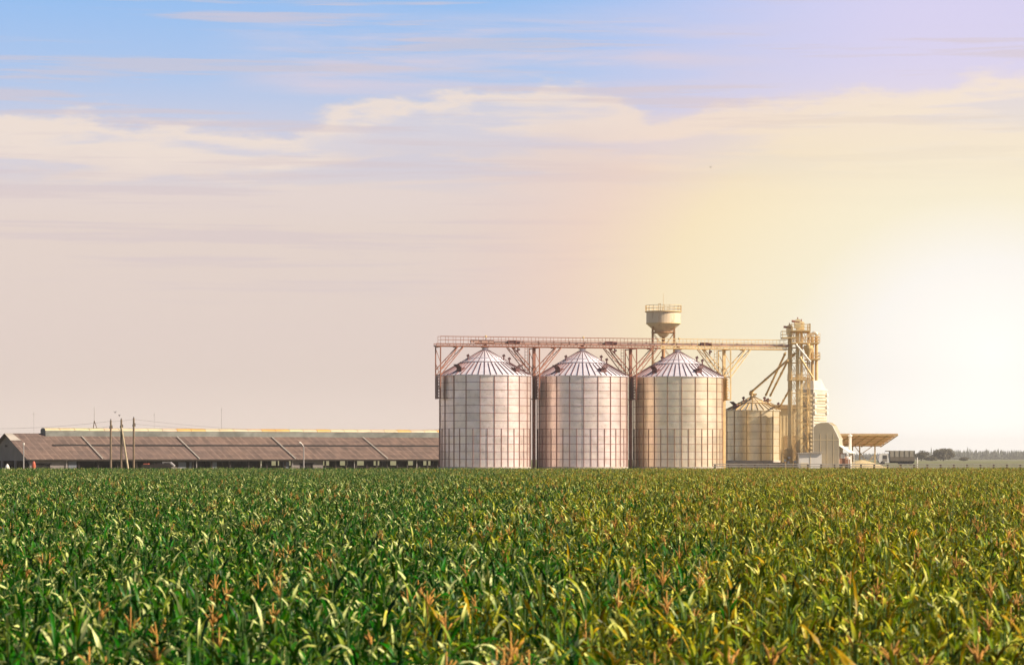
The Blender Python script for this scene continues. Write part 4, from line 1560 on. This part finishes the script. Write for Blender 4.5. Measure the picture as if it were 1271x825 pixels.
# ------------------------------------------------------------------ corn
GREEN = [(1.0, 1.0, 1.0), (.6, .9, .8), (1.6, 1.1, .9), (.5, .7, .9), (2.8, 1.2, 1.0), (.6, 1.15, .8), (3.6, 1.3, 1.5), (.3, .45, .5), (.25, .35, .5), (2.0, .8, .6)]  # darkest entries put the shade between leaves into the colour
PALE = [(31.0, 5.6, 200.0), (26.0, 4.6, 120.0), (36.0, 6.3, 280.0), (16.0, 3.3, 40.0)]  # cream tips: sun highlights on leaf bends painted in, partly dried leaf
GOLD = [(31.0, 5.0, 60.0), (27.0, 4.1, 30.0), (36.0, 6.0, 170.0), (18.0, 3.2, 15.0)]  # leaf tips of the flare-coloured plants


def corn_leaf(mb, rnd, z0_, az_, th0, droop, Ln, Wd, base_t, tip_t, seg=6, off=(0, 0)):
    """folded strap leaf: th0 = starting angle above the horizontal"""
    c_, s_ = cos(az_), sin(az_)
    x, z = .01, z0_
    th = th0
    side = Vector((-s_, c_, 0))
    tw_ = rnd.uniform(-.5, .5)
    o = len(mb.v)
    for i in range(seg + 1):
        f_ = i / seg
        w_ = Wd * (0.55 + 1.1 * f_ if f_ < .35 else .94 * (1 - ((f_ - .35) / .65) ** 2.2)) * .5
        w_ = max(w_, .002)
        d_ = Vector((c_ * cos(th), s_ * cos(th), sin(th)))
        nrm = side.cross(d_)
        if nrm.z < 0:
            nrm = -nrm
        a_ = tw_ * f_
        sd = side * cos(a_) + nrm * sin(a_)
        p = Vector((off[0] + c_ * x, off[1] + s_ * x, z))
        wav = rnd.uniform(-.012, .012)
        for q_, upk in ((-1, .28), (0, 0), (1, .28)):
            pt = p + sd * (w_ * q_) + nrm * (w_ * upk + wav * q_)
            mb.v.append(tuple(pt))
            k_ = min(1.0, max(0.0, (f_ - .46) / .16))
            mb.c.append(tuple(base_t[n_] * (1 - k_) + tip_t[n_] * k_ for n_ in range(3)))
        step = Ln / seg
        x += cos(th) * step
        z += sin(th) * step
        th -= droop / seg * (.35 + 1.5 * f_)
    for i in range(seg):
        a_ = o + i * 3
        mb.f.append((a_, a_ + 1, a_ + 4, a_ + 3))
        mb.f.append((a_ + 1, a_ + 2, a_ + 5, a_ + 4))


def corn_plant(rnd, fol, stk, tas, off=(0, 0), H_=2.05, seg=6, flare_tint=0.0, nl=9, tassel=False, zmin=.7):
    a0 = rnd.uniform(0, 2 * pi)
    top = H_ - .30
    lean = (rnd.uniform(-.05, .05), rnd.uniform(-.05, .05))
    stk.tube((off[0], off[1], 0), (off[0] + lean[0], off[1] + lean[1], top + .12), .017, .007, n=5, caps=False)
    for i in range(nl):
        f_ = i / (nl - 1)
        z = zmin + (top - zmin) * f_
        a_ = a0 + i * pi + rnd.uniform(-.5, .5)
        g1 = rnd.choice(GREEN)
        g1 = tuple(c * rnd.uniform(.8, 1.2) for c in g1)
        g2 = g1
        if flare_tint:  # lens flare's warm yellow put into the leaf colours
            kk = rnd.uniform(.5, 1.1) * min(1.0, flare_tint)
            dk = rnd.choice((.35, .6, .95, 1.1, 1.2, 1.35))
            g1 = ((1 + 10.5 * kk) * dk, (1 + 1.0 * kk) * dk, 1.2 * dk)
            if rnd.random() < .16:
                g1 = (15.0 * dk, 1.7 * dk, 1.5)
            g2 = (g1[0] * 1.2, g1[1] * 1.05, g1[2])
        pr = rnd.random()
        if pr < .33 + .05 * flare_tint:
            g2 = rnd.choice(GOLD if flare_tint else PALE)
        if pr < .07 + .05 * flare_tint:
            g1 = tuple(c * .75 for c in rnd.choice(GOLD if flare_tint else PALE))
        up_ = f_ ** 2
        corn_leaf(fol, rnd, z, a_, radians(rnd.uniform(48, 66) + 16 * up_), radians(rnd.uniform(45, 185) * (1 - .25 * up_)),
                  rnd.uniform(.34, .62) * (1 - .28 * up_), rnd.uniform(.030, .054) * (1 - .15 * up_), g1, g2, seg,
                  (off[0] + lean[0] * z / top, off[1] + lean[1] * z / top))
    if tassel:
        zt2 = top + .08
        bx, by = off[0] + lean[0], off[1] + lean[1]
        hh = rnd.uniform(.18, .30)
        tas.tube((bx, by, zt2 - .12), (bx + rnd.uniform(-.03, .03), by, zt2 + hh), .010, .006, n=5)
        for i in range(rnd.randint(4, 7)):
            a_ = rnd.uniform(0, 2 * pi)
            sp = rnd.uniform(.25, .75)
            p = Vector((bx, by, zt2 + rnd.uniform(0, .08)))
            d_ = Vector((cos(a_) * sp, sin(a_) * sp, 1)).normalized()
            ln = rnd.uniform(.11, .19)
            p2 = p + d_ * ln * .6
            d2 = (d_ + Vector((cos(a_) * .35, sin(a_) * .35, -.15))).normalized()
            tas.tube(p, p2, .006, .009, n=4).tube(p2, p2 + d2 * ln * .5, .009, .004, n=4)


# --- tiles for the bulk of the field
TS = 2.1
tiles = bpy.data.collections.new('corn_sources')
NG, NR = 8, 8
allmat = bpy.data.materials


def make_tile(idx, flare_tint):
    rnd = random.Random(500 + idx)
    fol, stk, tas = MB(), MB(), MB()
    for r_ in range(4):
        yy = -TS / 2 + .0
        while yy < TS / 2 - .05:
            x = (r_ - 1.5) * .525 + rnd.gauss(0, .12)
            y = yy + rnd.uniform(0, .2)
            corn_plant(rnd, fol, stk, tas, (x, y), rnd.gauss(2.02, .12), 5, flare_tint * rnd.uniform(.5, 1.2), 8, rnd.random() < (.02 + .02 * flare_tint), .9)
            yy += .165
    me = bpy.data.meshes.new('corn_tile')
    nv, ns_ = len(fol.v), len(stk.v)
    V = fol.v + stk.v + tas.v
    Fc = fol.f + [tuple(i + nv for i in q_) for q_ in stk.f] + [tuple(i + nv + ns_ for i in q_) for q_ in tas.f]
    me.from_pydata(V, [], Fc)
    for n_ in ('leaf', 'stalk', 'tassel'):
        me.materials.append(MATS[n_])
    mi = [0] * len(fol.f) + [1] * len(stk.f) + [2] * len(tas.f)
    me.polygons.foreach_set('material_index', mi)
    me.polygons.foreach_set('use_smooth', [True] * len(mi))
    at = me.color_attributes.new('tint', 'FLOAT_COLOR', 'POINT')
    flat = []
    for c in fol.c:
        flat += [c[0], c[1], c[2], 1.0]
    flat += [1.0, 1.0, 1.0, 1.0] * (len(stk.v) + len(tas.v))
    at.data.foreach_set('color', flat)
    o = bpy.data.objects.new('corn_tile_%02d' % idx, me)
    tiles.objects.link(o)


for i in range(NG):
    make_tile(i, 0.0)
for i in range(NR):
    make_tile(NG + i, .9)

rnd = random.Random(99)
FRONT0, FRONT1 = 17.2, 22.6
pts, picks, rots, scls = [], [], [], []
y = 10.0
while y < 407.5:
    half = .178 * y + 4.0
    x = -half
    jx = rnd.uniform(0, TS)
    while x < half:
        cx, cy = x + jx, y
        inside = FRONT0 - 1.0 < cy < FRONT1 + 1.0 and abs(cx) < .178 * 22.6 + 1.4
        if not inside:
            dirn = cx / max(y, 20)
            p_ = sst(dirn, -.06, .10)  # flare-coloured corn spreads by view direction, growing to the right
            flare_tint = rnd.random() < p_
            picks.append(rnd.randrange(NG) + (NG if flare_tint else 0))
            rots.append((0, 0, rnd.choice((0, 1, 2, 3)) * pi / 2 + rnd.uniform(-.1, .1)))
            sxy = 1.0
            sz = rnd.gauss(1.0, .03)
            scls.append((sxy, sxy, sz))
            pts.append((cx, cy, 0))
        x += TS
    y += TS
me = bpy.data.meshes.new('corn_field')
me.from_pydata(pts, [], [])
a1 = me.attributes.new('pick', 'INT', 'POINT')
a1.data.foreach_set('value', picks)
a2 = me.attributes.new('rot', 'FLOAT_VECTOR', 'POINT')
a2.data.foreach_set('vector', [c for r_ in rots for c in r_])
a3 = me.attributes.new('scl', 'FLOAT_VECTOR', 'POINT')
a3.data.foreach_set('vector', [c for r_ in scls for c in r_])
cf = bpy.data.objects.new('corn_field', me)
COL.objects.link(cf)
tag(cf, 'dense green corn filling the whole field up to the silos', 'corn field', kind='stuff')
ng = bpy.data.node_groups.new('corn_instancer', 'GeometryNodeTree')
ng.interface.new_socket('Geometry', in_out='INPUT', socket_type='NodeSocketGeometry')
ng.interface.new_socket('Geometry', in_out='OUTPUT', socket_type='NodeSocketGeometry')
gi, goo = ng.nodes.new('NodeGroupInput'), ng.nodes.new('NodeGroupOutput')
ip = ng.nodes.new('GeometryNodeInstanceOnPoints')
ci = ng.nodes.new('GeometryNodeCollectionInfo')
ci.inputs['Collection'].default_value = tiles
ci.inputs['Separate Children'].default_value = True
ci.inputs['Reset Children'].default_value = True
ip.inputs['Pick Instance'].default_value = True


def named(nm, ty):
    n_ = ng.nodes.new('GeometryNodeInputNamedAttribute')
    n_.data_type = ty
    n_.inputs['Name'].default_value = nm
    return n_.outputs['Attribute']


ng.links.new(gi.outputs[0], ip.inputs['Points'])
ng.links.new(ci.outputs[0], ip.inputs['Instance'])
ng.links.new(named('pick', 'INT'), ip.inputs['Instance Index'])
er = ng.nodes.new('FunctionNodeEulerToRotation')
ng.links.new(named('rot', 'FLOAT_VECTOR'), er.inputs[0])
ng.links.new(er.outputs[0], ip.inputs['Rotation'])
ng.links.new(named('scl', 'FLOAT_VECTOR'), ip.inputs['Scale'])
ng.links.new(ip.outputs[0], goo.inputs[0])
md = cf.modifiers.new('corn', 'NODES')
md.node_group = ng

# --- the front plants, each one a thing of its own
LBL = {False: 'green corn plant without a tassel in the nearest rows of the field',
       True: 'corn plant topped with an orange-brown tassel in the nearest rows of the field'}
protos = []
for i in range(22):
    rnd = random.Random(900 + i)
    fol, stk, tas = MB(), MB(), MB()
    tsl = i % 11 in (4,)
    flare_tint = 0.0 if i < 11 else .8
    corn_plant(rnd, fol, stk, tas, (0, 0), 2.04, 9, flare_tint, 10, tsl, .7)
    protos.append((fol.mesh('foliage', 'leaf', True), stk.mesh('stalk', 'stalk', True),
                   tas.mesh('tassel', 'tassel', True) if tsl else None, tsl))
rnd = random.Random(5)
cnt = 0
row = 0
spots = []
yy = FRONT0 - 1.0
while yy < FRONT1 + .6:
    half = .178 * 22.6 + .75
    x = -half
    while x < half:
        spots.append((x + rnd.gauss(0, .09), yy + rnd.gauss(0, .08)))
        x += .29
    yy += .30
spots = [p for p in spots if abs(p[0]) < .178 * p[1] + .45 or True]
nearest = sorted([p for p in spots if abs(p[0]) < .178 * p[1] + .25], key=lambda p: p[1])[:300]
rest = [p for p in spots if p not in set(nearest)]
firsts = {}
for (x, y) in nearest:
    flare_tint = rnd.random() < sst(x / y, -.06, .10)
    k_ = rnd.randrange(11) + (11 if flare_tint else 0)
    fm_, sm2, tm, tsl = protos[k_]
    t = thing('corn_plant', LBL[tsl], 'corn plant', (x, y, 0), rnd.uniform(0, 2 * pi), 'tasselled front corn plants' if tsl else 'plain front corn plants')
    sc_ = rnd.gauss(1.0, .035)
    t.scale = (1, 1, sc_)
    for nm, m_ in (('foliage', fm_), ('stalk', sm2), ('tassel', tm)):
        if m_:
            o = bpy.data.objects.new(nm, m_)
            COL.objects.link(o)
            o.parent = t
# remaining plants of the block (behind the front ones and outside the frame) join the field mass
src2 = bpy.data.collections.new('corn_single_sources')
for i, (fm_, sm2, tm, tsl) in enumerate(protos):
    V, Fc, mi, cc = [], [], [], []
    for j_, m_ in enumerate((fm_, sm2, tm)):
        if not m_:
            continue
        o_ = len(V)
        V += [tuple(v.co) for v in m_.vertices]
        cc += [tuple(d_.color) for d_ in m_.color_attributes['tint'].data]
        for p in m_.polygons:
            Fc.append(tuple(i_ + o_ for i_ in p.vertices))
            mi.append(j_)
    mm = bpy.data.meshes.new('corn_single')
    mm.from_pydata(V, [], Fc)
    for n_ in ('leaf', 'stalk', 'tassel'):
        mm.materials.append(MATS[n_])
    mm.polygons.foreach_set('material_index', mi)
    mm.polygons.foreach_set('use_smooth', [True] * len(mi))
    at = mm.color_attributes.new('tint', 'FLOAT_COLOR', 'POINT')
    at.data.foreach_set('color', [c for q_ in cc for c in q_])
    tiles.objects.link(bpy.data.objects.new('corn_tile_%02d' % (NG + NR + i), mm))
base_n = len(pts)
for (x, y) in rest:
    flare_tint = rnd.random() < sst(x / y, -.06, .10)
    pts.append((x, y, 0))
    picks.append(NG + NR + rnd.randrange(11) + (11 if flare_tint else 0))
    rots.append((0, 0, rnd.uniform(0, 6.28)))
    scls.append((1, 1, rnd.gauss(1, .035)))
me.clear_geometry()
me.from_pydata(pts, [], [])
for nm, ty in (('pick', 'INT'), ('rot', 'FLOAT_VECTOR'), ('scl', 'FLOAT_VECTOR')):
    if nm in me.attributes:
        me.attributes.remove(me.attributes[nm])
me.attributes.new('pick', 'INT', 'POINT').data.foreach_set('value', picks)
me.attributes.new('rot', 'FLOAT_VECTOR', 'POINT').data.foreach_set('vector', [c for r_ in rots for c in r_])
me.attributes.new('scl', 'FLOAT_VECTOR', 'POINT').data.foreach_set('vector', [c for r_ in scls for c in r_])

# ------------------------------------------------------------------ haze
HZ = MB().box(-3100, 3100, -600, 4800, -1.0, 34.0)
hm = bpy.data.materials.new('haze_air')
hm.use_nodes = True
ht = hm.node_tree
ht.nodes.clear()
ho = ht.nodes.new('ShaderNodeOutputMaterial')
pv = ht.nodes.new('ShaderNodeVolumePrincipled')
pv.inputs['Color'].default_value = (1.0, .95, .88, 1)
pv.inputs['Density'].default_value = 0.000115
pv.inputs['Anisotropy'].default_value = 0.2
ht.links.new(pv.outputs[0], ho.inputs['Volume'])
hz = HZ.build('haze', hm)
tag(hz, 'thin warm summer haze over the whole plain', 'haze', kind='stuff')
